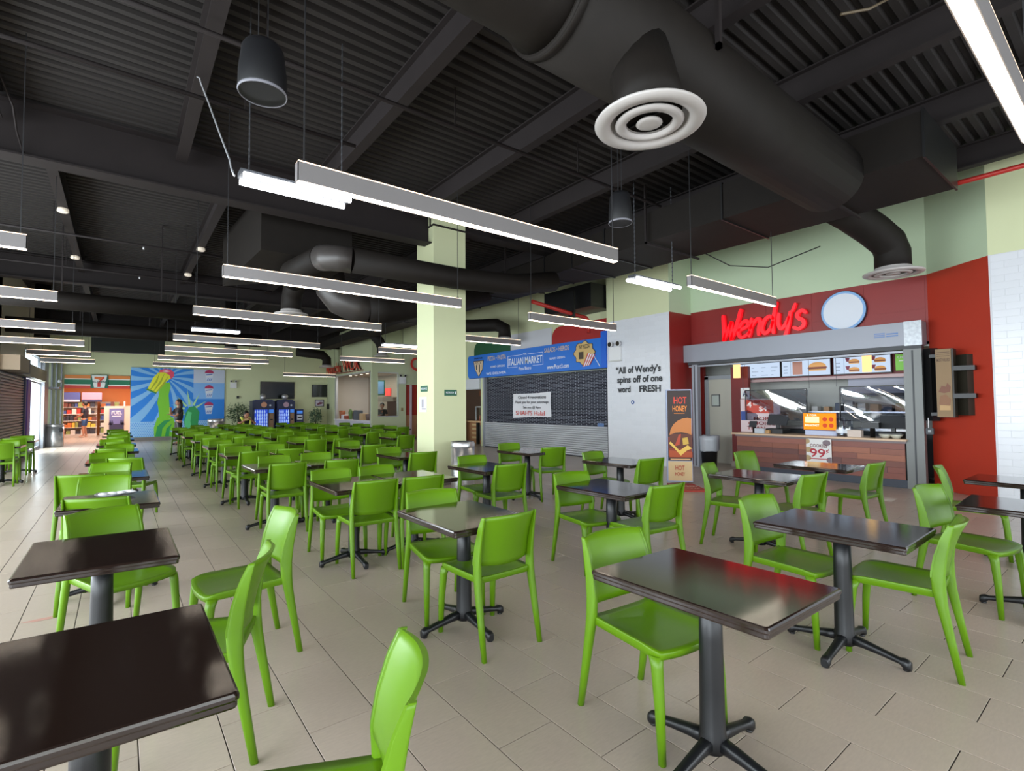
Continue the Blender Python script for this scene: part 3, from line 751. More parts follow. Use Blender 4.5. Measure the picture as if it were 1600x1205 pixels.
# ================================================================== RED STOREFRONT
fr = shop(10.55, 6.93)
t = T('roller_shutter_box', 'pale grey shutter housing above the order counter', 'shutter', (10.7, 4.65, 2.4))
t.part('cover', MB().slab(fr, 0.0, 2.43, 4.50, 2.83, -.34, 0), mat('shutter_grey', (144, 147, 156), rough=.42, metal=.15))
t.part('end_bracket', MB().slab(fr, 4.27, 2.42, 4.515, 2.835, 0, .006), mat('galvanised', (158, 162, 166), rough=.35, metal=.5, noise=.15, nscale=20))
t.part('rail', MB().slab(fr, .10, 2.36, 4.50, 2.43, -.16, -.02), DKGREY)
t.part('rail', MB().slab(fr, .10, 2.31, 4.50, 2.345, -.12, -.06), GREYM)
t.part('decal', MB().slab(fr, 3.84, 2.60, 4.0, 2.615, 0, .003).slab(fr, 3.84, 2.63, 4.0, 2.645, 0, .003).slab(fr, 3.84, 2.66, 4.0, 2.675, 0, .003).slab(fr, 4.02, 2.60, 4.19, 2.62, 0, .003).slab(fr, 4.02, 2.64, 4.19, 2.66, 0, .003), flat((86, 120, 176)))
for y0, y1, lb in ((6.58, 6.72, 'left'), (2.43, 2.68, 'right')):
    tt = T('guide_post', 'grey metal shutter guide at the %s end of the order counter' % lb, 'post', (10.6, (y0+y1)/2, 0))
    tt.part('post', MB().box(10.55, y0, 0, 10.68, y1, 2.36), GREYM if lb == 'left' else mat('post_grey', (112, 114, 112), rough=.45, metal=.3))
    tt.part('groove', MB().box(10.545, (y0+y1)/2-.012, .02, 10.552, (y0+y1)/2+.012, 2.34), DKGREY)
# brush-script wall lettering
def stroke(mb, fr, pts, w, d0, d1):
    """a flat ribbon with rounded ends, extruded"""
    P = [Vector((p[0], p[1])) for p in pts]; n = len(P); L, R = [], []
    for k in range(n):
        tg = (P[min(k+1, n-1)]-P[max(k-1, 0)]).normalized(); nn = Vector((-tg.y, tg.x))
        ww = (w[k] if isinstance(w, (list, tuple)) else w)/2
        L.append(P[k]+nn*ww); R.append(P[k]-nn*ww)
    for k in range(n-1):
        q = [L[k], R[k], R[k+1], L[k+1]]
        a = mb.pts([fr.pt(p.x, p.y, d1) for p in q]); c = mb.pts([fr.pt(p.x, p.y, d0) for p in q])
        mb.face(a); mb.face([a[0], a[3], c[3], c[0]]); mb.face([a[1], c[1], c[2], a[2]])
        if k == 0: mb.face([a[0], c[0], c[1], a[1]])
        if k == n-2: mb.face([a[3], a[2], c[2], c[3]])
    for p, tg, ww in ((P[0], (P[0]-P[1]).normalized(), L[0]-R[0]), (P[-1], (P[-1]-P[-2]).normalized(), L[-1]-R[-1])):
        r = ww.length/2; a0 = math.atan2(tg.y, tg.x)
        mb.poly(fr, [(p.x+r*math.cos(a0-PI/2+PI*j/6), p.y+r*math.sin(a0-PI/2+PI*j/6)) for j in range(7)], d0, d1)
def smooth(pts, n=6):
    P = [Vector(p) for p in pts]; out = []
    for k in range(len(P)-1):
        a, b, c, d = P[max(k-1, 0)], P[k], P[k+1], P[min(k+2, len(P)-1)]
        for j in range(n):
            s_ = j/n; out.append(.5*((2*b)+(c-a)*s_+(2*a-5*b+4*c-d)*s_*s_+(3*b-a-3*c+d)*s_**3))
    out.append(P[-1]); return out
LET = {  # letters drawn in a 0..1 x-height box, several brush strokes each
 'W': [[(-.02, 1.42), (.10, .7), (.16, .02)], [(.16, .02), (.36, .55), (.52, .98)], [(.52, .98), (.56, .5), (.62, .02)], [(.62, .02), (.86, .75), (1.02, 1.62)]],
 'e': [[(.06, .46), (.40, .55), (.58, .72), (.48, .93), (.24, .88), (.06, .55), (.06, .22), (.26, .02), (.52, .12), (.70, .28)]],
 'n': [[(.08, .95), (.08, .5), (.05, .02)], [(.08, .45), (.30, .82), (.50, .92), (.58, .7), (.55, .35), (.58, .04)]],
 'd': [[(.62, .80), (.40, .94), (.14, .70), (.08, .28), (.26, .03), (.50, .22), (.64, .60)], [(.70, 1.62), (.66, 1.0), (.64, .4), (.72, .02)]],
 'y': [[(.06, .95), (.08, .5), (.24, .16), (.46, .34), (.60, .70)], [(.66, .97), (.62, .3), (.52, -.25), (.28, -.52), (-.08, -.50), (-.22, -.36)]],
 "'": [[(.16, 1.42), (.06, 1.08)]],
 's': [[(.52, .84), (.34, .97), (.12, .80), (.22, .58), (.46, .42), (.50, .18), (.28, .02), (.02, .12)]]}
t = T('sign_lettering', 'big red brush-script letters spelling the shop name above the shutter housing', 'sign', (10.85, 5.2, 2.86))
fl_ = shop(10.88, 6.19); S = .385; cur = .10
LR = mat('letter_red', (236, 18, 34), rough=.35, emit=.55)
LRS = mat('letter_side', (120, 10, 14), rough=.4)
for ch, wd, adv, base in (('W', .175, 1.08, .0), ('e', .15, .74, .02), ('n', .155, .74, .05), ('d', .155, .94, .07), ('y', .155, .78, .09), ("'", .12, .22, .06), ('s', .15, .6, .10)):
    b = MB()
    f2 = Fr(fl_.pt(cur, 2.89+base*.6), fl_.U*S*1.0, fl_.V*S, fl_.N)
    for q in LET[ch]:
        sp = smooth([(x+.12*(y-.5), y) for x, y in q]); n = len(sp)
        stroke(b, f2, sp, [wd*1.2*(.92+.16*math.sin(PI*k/(n-1))) for k in range(n)], .012, .085)
    t.part('letter', b, LR)
    cur += adv*S*.90
# round emblem, left plain
t = T('round_sign', 'plain round white sign disc with a pale blue rim beside the red lettering', 'sign', (10.82, 3.66, 2.82))
def disc(r, n=40, c=(0, 0)): return [(c[0]+r*math.cos(2*PI*k/n), c[1]+r*math.sin(2*PI*k/n)) for k in range(n)]
fd = Fr((10.885, 3.66, 3.20), (0, -1, 0), (0, 0, 1), (-1, 0, 0))
t.part('backing', MB().poly(fd, disc(.385), 0, .05), flat((40, 40, 66)))
t.part('rim', MB().poly(fd, disc(.375), .05, .06), mat('rim_blue', (130, 172, 220), rough=.4))
t.part('face', MB().poly(fd, disc(.335), .06, .066), mat('disc_white', (214, 219, 228), rough=.4))

# order counter with planks
t = T('order_counter', 'low order counter clad in mixed wooden planks with a pale worktop', 'counter', (10.7, 4.0, 0))
t.part('body', MB().box(10.56, 2.70, .0, 11.1, 5.66, .78), DKGREY)
t.part('toe_kick', MB().box(10.545, 2.68, 0, 10.56, 5.66, .13), mat('kick_blue', (52, 58, 70), rough=.5))
t.part('worktop', MB().bbox(10.46, 2.66, .795, 11.15, 5.74, .83, .006), mat('oak_top', (206, 174, 142), rough=.35, noise=.05, nscale=10, stretch=(20, 2, 2)))
t.part('edge', MB().box(10.53, 2.68, .755, 10.56, 5.68, .795), mat('edge_grey', (120, 108, 110)))
random.seed(11)
WOODS = [mat('plank_%d' % k, c, rough=.42, noise=.10, nscale=9, stretch=(3, .8, 14)) for k, c in enumerate([(132, 74, 54), (112, 60, 46), (150, 88, 62), (100, 56, 50), (124, 66, 52), (142, 82, 66)])]
fr = shop(10.56, 5.66)
for r in range(6):
    u = 0; z0 = .135+r*.103
    while u < 2.95:
        wd = random.choice((.5, .75, 1.0, 1.2)); e = min(u+wd, 2.96)
        if 2.96-e < .25: e = 2.96
        q = MB().slab(fr, u+.0015, z0+.0015, e-.0015, z0+.1015, 0, .011+random.uniform(0, .005))
        t.part('plank', q, random.choice(WOODS)); u = e
# kitchen behind the counter
w = MB()
w.box(12.2, 2.2, 0, 12.35, 7.6, 2.9); w.box(10.95, 2.28, 0, 12.3, 2.38, 2.45); w.box(10.9, 2.4, 2.42, 12.3, 7.6, 2.5); w.box(11.0, 7.55, 0, 12.3, 7.65, 2.45)
struct('wall_shop_inner', w, mat('shop_inner', (190, 192, 186), rough=.6))
q = T('partition', 'dark red partition at the left of the order counter, beside the doorway', 'partition', (11.0, 5.95, 0))
q.part('panel', MB().box(11.25, 5.74, 0, 11.35, 6.15, 2.3), mat('maroon', (110, 24, 22), rough=.5))
q.part('base', MB().box(11.22, 5.72, 0, 11.36, 6.17, .12), mat('stone_base', (150, 138, 128)))
d = MB().box(11.62, 6.22, 0, 11.72, 6.32, 2.12).box(11.62, 6.95, 0, 11.72, 7.05, 2.12).box(11.62, 6.22, 2.05, 11.72, 7.05, 2.14)
dr = struct('door_1', d, mat('door_frame', (170, 176, 182)))
MB().box(11.66, 6.32, 0, 11.70, 6.95, 2.05).build('leaf', mat('door_leaf', (206, 204, 190), rough=.5), dr)
q = T('partition', 'red strip wall left of the doorway, carrying pinned papers', 'partition', (11.4, 7.2, 0))
q.part('panel', MB().box(11.6, 7.06, 0, 11.7, 7.5, 2.45), REDW)
tag(MB().slab(shop(11.6, 7.42), .05, 1.42, .28, 2.0, .004, .012).build('notice', flat((214, 176, 152))), 'peach paper notice high on the red strip by the doorway', 'notice')
b = MB().m(0).slab(shop(11.6, 7.42), .06, .95, .26, 1.34, .004, .012); b.m(1)
for k in range(6): b.slab(shop(11.6, 7.42), .08, 1.0+k*.055, .24, 1.02+k*.055, .012, .014)
tag(b.build('notice', [flat((226, 222, 216)), flat((120, 100, 96))]), 'white printed paper low on the red strip by the doorway', 'notice')
t = T('wall_frame', 'small framed certificate seen through the doorway', 'picture', (11.64, 6.8, 1.5))
t.part('frame', MB().slab(shop(11.655, 6.88), 0, 1.38, .22, 1.68, 0, .015), DKGREY); t.part('sheet', MB().slab(shop(11.655, 6.88), .02, 1.4, .20, 1.66, .015, .018), flat((204, 214, 206)))
# red header and menu screens
tag(MB().box(11.5, 2.5, 1.96, 11.6, 5.74, 2.45).build('fascia', mat('maroon', (110, 24, 22))), 'maroon fascia behind the glowing menu screens', 'fascia')
tag(MB().box(11.38, 2.5, 1.93, 11.6, 6.1, 1.99).build('header_rail', mat('rail_pink', (150, 128, 128), rough=.4, metal=.3)), 'metal rail under the menu screens', 'rail')
MS = emit_mat('menu_glow', (206, 224, 248), 1.0)
fm = shop(11.40, 0)
def menu(y0, y1, label, burgers):
    t = T('menu_screen', label, 'screen', (11.45, (y0+y1)/2, 2.03), group='menu screens above the order counter')
    t.part('frame', MB().slab(fm, -y0, 2.02, -y1, 2.37, -.06, 0), BLACK)
    t.part('screen', MB().slab(fm, -y0+.015, 2.035, -y1-.015, 2.355, 0, .003), MS)
    W = y0-y1; txt = MB(); col = MB()
    if burgers == 0:
        for c in range(4):
            for r in range(3): txt.slab(fm, -y0+.08+c*W*.23, 2.08+r*.085, -y0+.08+c*W*.23+W*(.06+.05*((c+r) % 3)), 2.088+r*.085, .003, .005)
        txt.slab(fm, -y0+W*.14, 2.04, -y0+W*.145, 2.35, .003, .005)
    else:
        for r in range(3): txt.slab(fm, -y0+.05, 2.10+r*.07, -y0+.13, 2.112+r*.07, .003, .005)
        txt.slab(fm, -y0+W*.2, 2.04, -y0+W*.205, 2.35, .003, .005)
    t.part('print', txt, flat((96, 110, 134)))
    def burger(cx, cz, s_):
        b = MB()
        b.m(0).poly(fm, [(cx-s_, cz-.05*s_)]+[(cx-s_*math.cos(a), cz+s_*.55*math.sin(a)) for a in [PI*k/8 for k in range(1, 8)]]+[(cx+s_, cz-.05*s_)], .003, .006)
        b.m(1).poly(fm, [(cx-s_*1.15, cz-.18*s_), (cx-s_, cz-.02*s_), (cx+s_, cz-.02*s_), (cx+s_*1.15, cz-.18*s_)], .003, .0065)
        b.m(2).poly(fm, [(cx-s_, cz-.30*s_), (cx-s_, cz-.16*s_), (cx+s_, cz-.16*s_), (cx+s_, cz-.30*s_)], .003, .006)
        b.m(0).poly(fm, [(cx-s_*.95, cz-.5*s_), (cx-s_, cz-.30*s_), (cx+s_, cz-.30*s_), (cx+s_*.95, cz-.5*s_)], .003, .006)
        t.part('burger_picture', b, [mat('bun', (206, 150, 84), emit=.35), mat('salad', (130, 66, 50), emit=.2), mat('patty', (104, 58, 40), emit=.2)])
    if burgers == 1:
        t.part('photo_block', MB().slab(fm, -y0+W*.24, 2.06, -y0+W*.44, 2.34, .003, .005), mat('photo_brown', (170, 120, 104), emit=.3)); burger(-y0+W*.74, 2.21, .17)
    if burgers == 2:
        for cx, cz in ((.38, 2.27), (.38, 2.11), (.82, 2.27), (.82, 2.11)):
            burger(-y0+W*cx, cz, .09)
            t.part('cup_picture', MB().poly(fm, [(-y0+W*cx-.13, cz), (-y0+W*cx-.15, cz+.075), (-y0+W*cx-.07, cz+.075), (-y0+W*cx-.09, cz)], .003, .006), mat('cup_maroon', (120, 40, 66), emit=.2))
menu(6.02, 5.09, 'left menu screen with rows of small text', 0)
menu(5.07, 4.10, 'middle menu screen with one large burger', 1)
menu(4.06, 3.08, 'right menu screen with four small burgers', 2)
t = T('menu_sign', 'green menu sign right of the glowing menu screens', 'sign', (11.4, 2.87, 2.05))
t.part('panel', MB().slab(fm, -3.01, 2.05, -2.72, 2.35, 0, .02), mat('menu_green', (110, 176, 60), emit=.35)); t.part('print', MB().text(fm, 'CHOICES', -2.865, 2.27, .22, .05, .024).slab(fm, -2.96, 2.22, -2.78, 2.235, .02, .023), WHITE)
for y, lb in ((5.87, 'left'), (3.35, 'right')):
    t = T('pendant_lamp', 'amber glass pendant lamp before the %s menu screen' % lb, 'lamp', (11.0, y, 2.04))
    t.part('shade', MB().lathe([(.075, 0), (.075, .34)], (11.0, y, 2.03), 16), emit_mat('amber_glow', (255, 206, 140), 1.6)); t.part('cord', MB().box(10.997, y-.003, 2.37, 11.003, y+.003, 2.42), WIRE)
# hanging clear plastic sheets with black frames
def sheet(y0, y1, z0, z1, label, sd):
    random.seed(sd)
    t = T('plastic_sheet', label, 'screen', (10.92, (y0+y1)/2, z0)); N, M = 26, 16; b = MB(); ph = [random.uniform(0, 6) for _ in range(8)]
    ids = [b.pts([(10.92+.05*math.sin(3.6*u+ph[0]+2.6*v)+.034*math.sin(5.1*v+ph[1]+4.3*u)+.012*math.sin(10*u+ph[2]+7*v*v)+.006*math.sin(15*v+9*u*u+ph[3]), y0+(y1-y0)*u, z0+(z1-z0)*v) for u in [j/N for j in range(N+1)]]) for v in [i/M for i in range(M+1)]]
    for i in range(M):
        for j in range(N): b.face([ids[i][j], ids[i][j+1], ids[i+1][j+1], ids[i+1][j]], True)
    t.part('film', b, glass_mat('plastic_film', (.80, .84, .95), .42, .05))
    t.part('frame', MB().box(10.91, y0, z1, 10.93, y1, z1+.02).box(10.91, y0-.012, z0, 10.93, y0+.006, z1).box(10.91, y1-.006, z0, 10.93, y1+.012, z1).box(10.91, y0, z0-.012, 10.93, y1, z0), BLACK)
    for yy in (y0+.05, y1-.05): t.part('wire', MB().box(10.918, yy-.003, z1+.02, 10.922, yy+.003, 2.42), WIRE)
sheet(5.64, 4.38, 1.10, 1.73, 'left hanging clear plastic sheet behind the order counter', 1)
sheet(3.79, 2.62, 1.12, 1.75, 'right hanging clear plastic sheet behind the order counter', 2)
# back-of-house kit
t = T('kitchen_hood', 'stainless hood seen behind the plastic sheets', 'hood', (11.9, 3.2, 1.8)); t.part('hood', MB().box(11.7, 2.5, 1.62, 12.2, 3.9, 1.95), flat((172, 174, 190))); t.part('lip', MB().box(11.66, 2.48, 1.58, 11.72, 3.92, 1.64), DKGREY)
t = T('kitchen_shelf', 'stainless prep shelf at the back of the shop', 'shelf', (11.9, 4.0, 0)); t.part('shelf', MB().box(11.6, 2.4, .9, 12.2, 5.6, .95), STEEL); t.part('shelf', MB().box(11.8, 2.4, 1.25, 12.2, 5.6, 1.28), STEEL); t.part('body', MB().box(11.65, 2.4, .1, 12.2, 5.6, .88), DKGREY)
random.seed(5)
for k in range(14):
    y = 2.55+k*.22; h = random.uniform(.08, .2)
    tag(MB().bbox(11.82, y, 1.28, 12.0, y+random.uniform(.10, .17), 1.28+h, .01).build('supply_box', flat(random.choice([(190, 150, 110), (210, 210, 205), (120, 60, 50), (70, 80, 100)]))), 'small supply box, %s from the right on the shelf behind the plastic sheets' % (ORD+['fourteenth'])[k], 'box', 'supply boxes on the kitchen shelf')
# things on the counter
def register(y, label, s_=1.0):
    t = T('cash_register', label, 'register', (10.9, y, .83))
    t.part('base', MB().bbox(10.72, y-.17*s_, .83, 11.08, y+.17*s_, .93, .01), BLACK)
    t.part('stem', MB().box(10.88, y-.03, .93, 10.94, y+.03, 1.02), BLACK)
    t.part('screen', MB().loft([[(10.84, y-.20*s_, 1.0), (10.84, y+.20*s_, 1.0), (10.87, y+.20*s_, 1.0), (10.87, y-.20*s_, 1.0)], [(10.94, y-.20*s_, 1.22), (10.94, y+.20*s_, 1.22), (10.97, y+.20*s_, 1.22), (10.97, y-.20*s_, 1.22)]], smooth=False), DKGREY)
register(4.95, 'black cash register left of the orange screen on the counter'); register(2.95, 'black cash register at the right end of the order counter')
t = T('card_reader', 'small black card reader on the left end of the order counter', 'card reader', (10.7, 5.35, .83))
t.part('stand', MB().tube([(10.7, 5.35, .83), (10.7, 5.35, .95), (10.66, 5.33, 1.0)], .035, 10), BLACK); t.part('pad', MB().loft([[(10.60, 5.27, .96), (10.60, 5.42, .96), (10.66, 5.42, 1.08), (10.66, 5.27, 1.08)], [(10.62, 5.27, .95), (10.62, 5.42, .95), (10.68, 5.42, 1.07), (10.68, 5.27, 1.07)]], smooth=False), DKGREY)
t = T('card_reader', 'black card reader right of the glass jars on the order counter', 'card reader', (10.75, 3.22, .83))
t.part('stand', MB().tube([(10.75, 3.22, .83), (10.75, 3.22, 1.0), (10.7, 3.2, 1.06)], .04, 10), BLACK); t.part('pad', MB().box(10.60, 3.08, 1.0, 10.72, 3.34, 1.10), BLACK)
tag(MB().bbox(10.62, 3.36, .83, 10.74, 3.58, .96, .01).build('carton', flat((206, 190, 178))), 'pale carton beside the glass jars on the order counter', 'box')
tag(MB().bbox(10.66, 5.02, .83, 10.76, 5.22, .90, .008).build('carton', flat((182, 140, 90))), 'flat tan carton on the left half of the order counter', 'box')
tag(MB().bbox(10.60, 5.10, .83, 10.66, 5.30, .93, .006).build('card_holder', flat((190, 196, 204))), 'small pale card holder by the left card reader', 'holder')
for k, y in enumerate((3.00, 2.84)):
    tag(MB().lathe([(.05, 0), (.09, .05), (.10, .07)], (10.65, y, .83), 16).build('bowl', flat((206, 206, 190))), 'pale bowl on the right of the order counter, %s' % ['left one of two', 'right one of two'][k], 'bowl', 'bowls on the counter')
for k, (y, h, c) in enumerate(((3.72, .34, (190, 206, 224)), (3.60, .30, (170, 176, 200)))):
    t = T('drink_jar', '%s clear drinks jar right of the orange screen' % ('taller' if k == 0 else 'shorter'), 'jar', (10.72, y, .83))
    t.part('jar', MB().lathe([(.075, 0), (.08, .02), (.08, h), (.06, h+.02)], (10.72, y, .83), 18), glass_mat('jar_glass', (.80, .86, .94), .2, .03)); t.part('band', MB().lathe([(.081, .06), (.081, .13)], (10.72, y, .83), 18, caps=False), flat((224, 232, 240)))
# orange counter screen
t = T('counter_display', 'glowing orange promotion screen standing on the order counter', 'screen', (10.75, 4.08, .83))
fo = shop(10.73, 4.39)
t.part('base', MB().slab(fo, .04, .83, .60, .92, -.10, 0), flat((190, 200, 226)))
t.part('frame', MB().slab(fo, 0, .92, .61, 1.27, -.08, 0), flat((60, 30, 60)))
t.part('screen', MB().slab(fo, .015, .935, .595, 1.255, 0, .004), emit_mat('orange_glow', (255, 150, 40), 1.3))
t.part('picture', MB().slab(fo, .05, 1.07, .30, 1.19, .004, .007), emit_mat('yellow_glow', (255, 236, 170), 1.6)); t.part('picture', MB().text(fo, '2 FOR', .17, 1.20, .18, .035, .009).text(fo, 'BREAKFAST', .17, 1.00, .26, .04, .009), emit_mat('white_glow', (255, 250, 235), 1.4))
for k in range(4): t.part('picture', MB().poly(fo, disc(.042, 14, (.40+.11*(k % 2), 1.02+.12*(k//2))), .004, .008), emit_mat('red_glow', (224, 92, 60), 1.0))
# posters behind the left sheet
fp = shop(10.98, 5.79)
t = T('promo_poster', 'red and white value poster at the left end of the order counter', 'poster', (11.0, 5.4, .83))
t.part('sheet', MB().slab(fp, 0, .83, .86, 1.55, -.01, 0), flat((226, 206, 208)))
t.part('red_block', MB().slab(fp, .10, 1.24, .72, 1.53, 0, .003), flat((206, 74, 58)))
t.part('print', MB().text(fp, '4', .20, 1.36, .11, .13, .006).text(fp, 'for', .34, 1.41, .10, .06, .006).text(fp, '$4', .50, 1.27, .17, .12, .006), flat((250, 240, 236)))
t.part('print', MB().text(fp, 'MORE', .50, 1.09, .42, .075, .004).text(fp, 'CHOICE', .46, .985, .58, .075, .004).text(fp, 'THAN', .34, .88, .40, .075, .004), flat((150, 44, 40)))
t.part('sticker', MB().slab(fp, .01, 1.08, .15, 1.28, .003, .008), flat((52, 78, 150)))
t = T('grade_card', 'white grade card with a blue letter A above the value poster', 'sign', (10.97, 5.66, 1.56))
t.part('card', MB().slab(shop(10.97, 5.77), 0, 1.56, .20, 1.80, 0, .006), WHITE); t.part('letter', MB().text(shop(10.97, 5.77), 'A', .10, 1.61, .12, .13, .009), flat((40, 56, 96)))
# cookie sign on the counter front
fc = shop(10.53, 4.255)
t = T('promo_sign', 'cookie price sign fixed to the front of the order counter', 'sign', (10.53, 4.05, .2))
t.part('board', MB().slab(fc, 0, .20, .44, .77, 0, .012), flat((224, 222, 220)))
t.part('print', MB().text(fc, 'COOKIES', .22, .61, .30, .062, .015), flat((96, 34, 40))); t.part('print', MB().text(fc, '99', .20, .42, .27, .165, .015).text(fc, '¢', .375, .50, .05, .09, .015).slab(fc, .06, .385, .38, .40, .012, .015), flat((176, 28, 50)))
for u, v in ((.0, .72), (.36, .70), (.42, .38), (.02, .40), (.04, .56)):
    t.part('cookie', MB().poly(fc, [(min(max(u+.07*math.cos(a), .0), .44), min(max(v+.055*math.sin(a), .2), .77)) for a in [2*PI*k/12 for k in range(12)]], .012, .0145), flat(random.choice([(176, 150, 108), (120, 104, 112)])))
t.part('painted_reflection', MB().slab(fc, .0, .20, .44, .28, .012, .016), flat((236, 140, 60)))  # orange strip painted in for the counter screen's reflection
t = T('promo_banner', 'tall burger banner stand with orange lettering before the white pier', 'banner', (7.66, 4.93, 0), local=False)
B0 = Vector((7.80, 5.50)); BW = .44; du = Vector((.66, -.75)).normalized(); nb_ = Vector((du.y, -du.x))
fb = Fr((B0.x, B0.y, 0), (du.x, du.y, 0), (0, 0, 1), (nb_.x, nb_.y, 0))
t.part('board', MB().slab(fb, 0, .06, BW, 1.72, -.08, 0), flat((150, 160, 186)))
t.part('print', MB().slab(fb, .02, .44, BW-.01, 1.70, 0, .003), flat((44, 28, 24)))
t.part('print', MB().slab(fb, .02, .08, BW-.01, .43, 0, .003), flat((206, 178, 132)))
t.part('lettering', MB().text(fb, 'HOT', BW*.55, 1.46, BW*.50, .125, .006), flat((214, 62, 40))); t.part('lettering', MB().text(fb, 'HONEY', BW*.53, 1.32, BW*.56, .105, .006).slab(fb, BW*.3, 1.285, BW*.72, 1.293, .003, .006), flat((232, 136, 46)))
t.part('lettering', MB().text(fb, 'HOT', BW*.5, .27, BW*.36, .085, .006).text(fb, 'HONEY', BW*.5, .17, BW*.38, .065, .006), flat((170, 50, 36)))
bu = lambda pts, d, c, n='burger_picture': t.part(n, MB().poly(fb, pts, .003, d), c)
cx = BW*.54; R_ = BW*.46
bu([(BW-.012, .52), (BW-.012, .86), (.03, .86), (.03, .52)], .004, flat((132, 48, 28)))
bu([(.05, .90), (.07, 1.0), (.12, 1.09), (.20, 1.16), (.29, 1.20), (.37, 1.21), (BW-.012, 1.19), (BW-.012, .90), (.36, .93), (.26, .95), (.15, .94)], .007, mat('bun_glow', (186, 112, 48), rough=.4))
bu([(cx-R_, .66), (cx-R_*.9, .92), (cx+R_*.98, .92), (cx+R_*.98, .66)], .006, flat((92, 44, 28)))
bu([(cx-R_*.5, .70), (cx-R_*.15, .90), (cx+R_*.05, .92), (cx-R_*.1, .72)], .009, flat((176, 66, 40)))
bu([(cx+R_*.2, .72), (cx+R_*.15, .84), (cx+R_*.6, .86), (cx+R_*.7, .74)], .009, flat((196, 160, 66)))
bu([(cx-R_, .75), (cx-R_*.85, .78), (cx-R_*.1, .62), (cx+R_*.6, .72), (cx+R_*.95, .66), (cx+R_*.5, .62), (cx, .53), (cx-R_*.5, .65)], .010, flat((222, 182, 84)))
bu([(cx-R_*.95, .50), (cx-R_, .62), (cx+R_*.98, .60), (cx+R_*.98, .50)], .008, flat((170, 74, 36)))
t.part('lettering', MB().slab(fb, .06, .455, BW-.04, .475, .003, .006), flat((220, 170, 120)))
ft = Fr(fb.pt(0, .012), fb.U, fb.N, (0, 0, 1))
t.part('floor_board', MB().poly(ft, [(.0, -.08), (BW, -.08), (BW+.14, .62), (.16, .70)], -.012, .012), flat((172, 58, 42)))
t.part('lettering', MB().text(ft, 'OPEN', BW*.75, .20, BW*.6, .10, .016).text(ft, 'LATE', BW*.85, .42, BW*.45, .07, .016), flat((236, 214, 204)))
# bin with bag beside the banner
t = T('trash_bin', 'black bin with a clear liner folded over its rim, by the doorway', 'trash bin', (10.75, 6.45, 0))
t.part('bin', MB().lathe([(.16, 0), (.20, .66), (.21, .70)], (10.8, 6.47, 0), 20), BLACK)
random.seed(2); rings = []
for r, z in ((.205, .36), (.222, .42), (.225, .62), (.235, .71), (.20, .715), (.17, .60)): rings.append([(10.8+(r+random.uniform(-.008, .008))*math.cos(2*PI*j/22), 6.47+(r+random.uniform(-.008, .008))*math.sin(2*PI*j/22), z+random.uniform(-.012, .012)) for j in range(22)])
t.part('liner', MB().loft(rings, caps=False), mat('liner', (172, 176, 182), rough=.25))
# display cabinet on the angled wall
t = T('menu_cabinet', 'dark swivel poster cabinet with a tan menu panel on the red angled wall', 'cabinet', (10.4, 2.0, 1.2))
fk = shop(10.24, 2.19)
t.part('cabinet', MB().slab(fk, 0, 1.22, .22, 2.30, -.20, -.012), mat('cab_dark', (40, 36, 26)))
t.part('panel', MB().slab(fk, .005, 1.225, .195, 2.295, -.012, .0), flat((128, 100, 62)))
b = MB()
for k in range(3): b.slab(fk, .02, 2.18+k*.03, .18, 2.19+k*.03, 0, .003)
t.part('print', b.text(fk, 'MOST VALUED', .10, 2.10, .16, .05, .003), flat((84, 56, 32)))
t.part('picture', MB().poly(fk, [(.03, 1.62), (.07, 1.72), (.12, 1.70), (.14, 1.76), (.18, 1.70), (.17, 1.62), (.10, 1.60)], 0, .004), flat((110, 60, 34)))
t.part('picture', MB().poly(fk, [(.03, 1.42), (.05, 1.56), (.12, 1.58), (.18, 1.5), (.16, 1.40)], 0, .004), flat((128, 84, 48)))
t.part('picture', MB().slab(fk, .04, 1.33, .17, 1.41, 0, .003), flat((176, 140, 90)))
for z in (1.52, 1.95): t.part('bracket', MB().box(10.24, 1.72, z, 10.40, 1.99, z+.07), BLACK)
for z in (1.24, 2.18): t.part('bracket', MB().box(10.4, 2.17, z, 10.62, 2.30, z+.05), BLACK)
t.part('backing', MB().slab(frA, .05, 1.25, LA*.72, 2.2, 0, .10), mat('cab_dark', (40, 36, 26)))
t.part('backing', MB().slab(frA, .0, 1.15, LA*.25, 2.35, .10, .22), BLACK)
t = T('switch_box', 'small grey switch box with conduit low on the red angled wall', 'switch', (10.55, 2.38, .9))
t.part('box', MB().box(10.50, 2.30, .93, 10.56, 2.40, 1.03), DKGREY); t.part('conduit', MB().tube([(10.54, 2.37, 1.03), (10.54, 2.37, 1.2)], .008, 6), WHITE); t.part('button', MB().box(10.494, 2.33, .965, 10.50, 2.37, 1.0), flat((150, 156, 160)))
# pier: black lettering and emergency light
fpz = shop(XP-.009, 8.85)
t = T('wall_lettering', 'black quotation lettering on the white tiled pier', 'lettering', (XP-.02, 7.9, 1.7))
INK = flat((44, 46, 50))
t.part('line', MB().text(fpz, '“All of Wendy’s', .98, 2.175, 1.36, .23, .006, bold=.035), INK)
t.part('line', MB().text(fpz, 'spins off of one', 1.02, 1.935, 1.36, .225, .006, bold=.035), INK)
t.part('word', MB().text(fpz, 'word', .555, 1.745, .41, .17, .006, bold=.035), INK); t.part('word', MB().text(fpz, 'FRESH', 1.34, 1.745, .62, .165, .006, bold=.04), INK)
tag(MB().m(0).poly(fpz, disc(.05, 20, (.82, 1.50)), 0, .006).m(1).poly(fpz, disc(.022, 14, (.82, 1.50)), .006, .008).build('wall_badge', [flat((60, 90, 150)), WHITE]), 'small round blue badge under the black lettering on the pier', 'badge')
tag(MB().slab(shop(XT-.009, 1.5), .70, .66, .78, .78, 0, .012).build('wall_outlet', flat((200, 200, 200))), 'white outlet low on the tiled wall at the right edge', 'outlet')
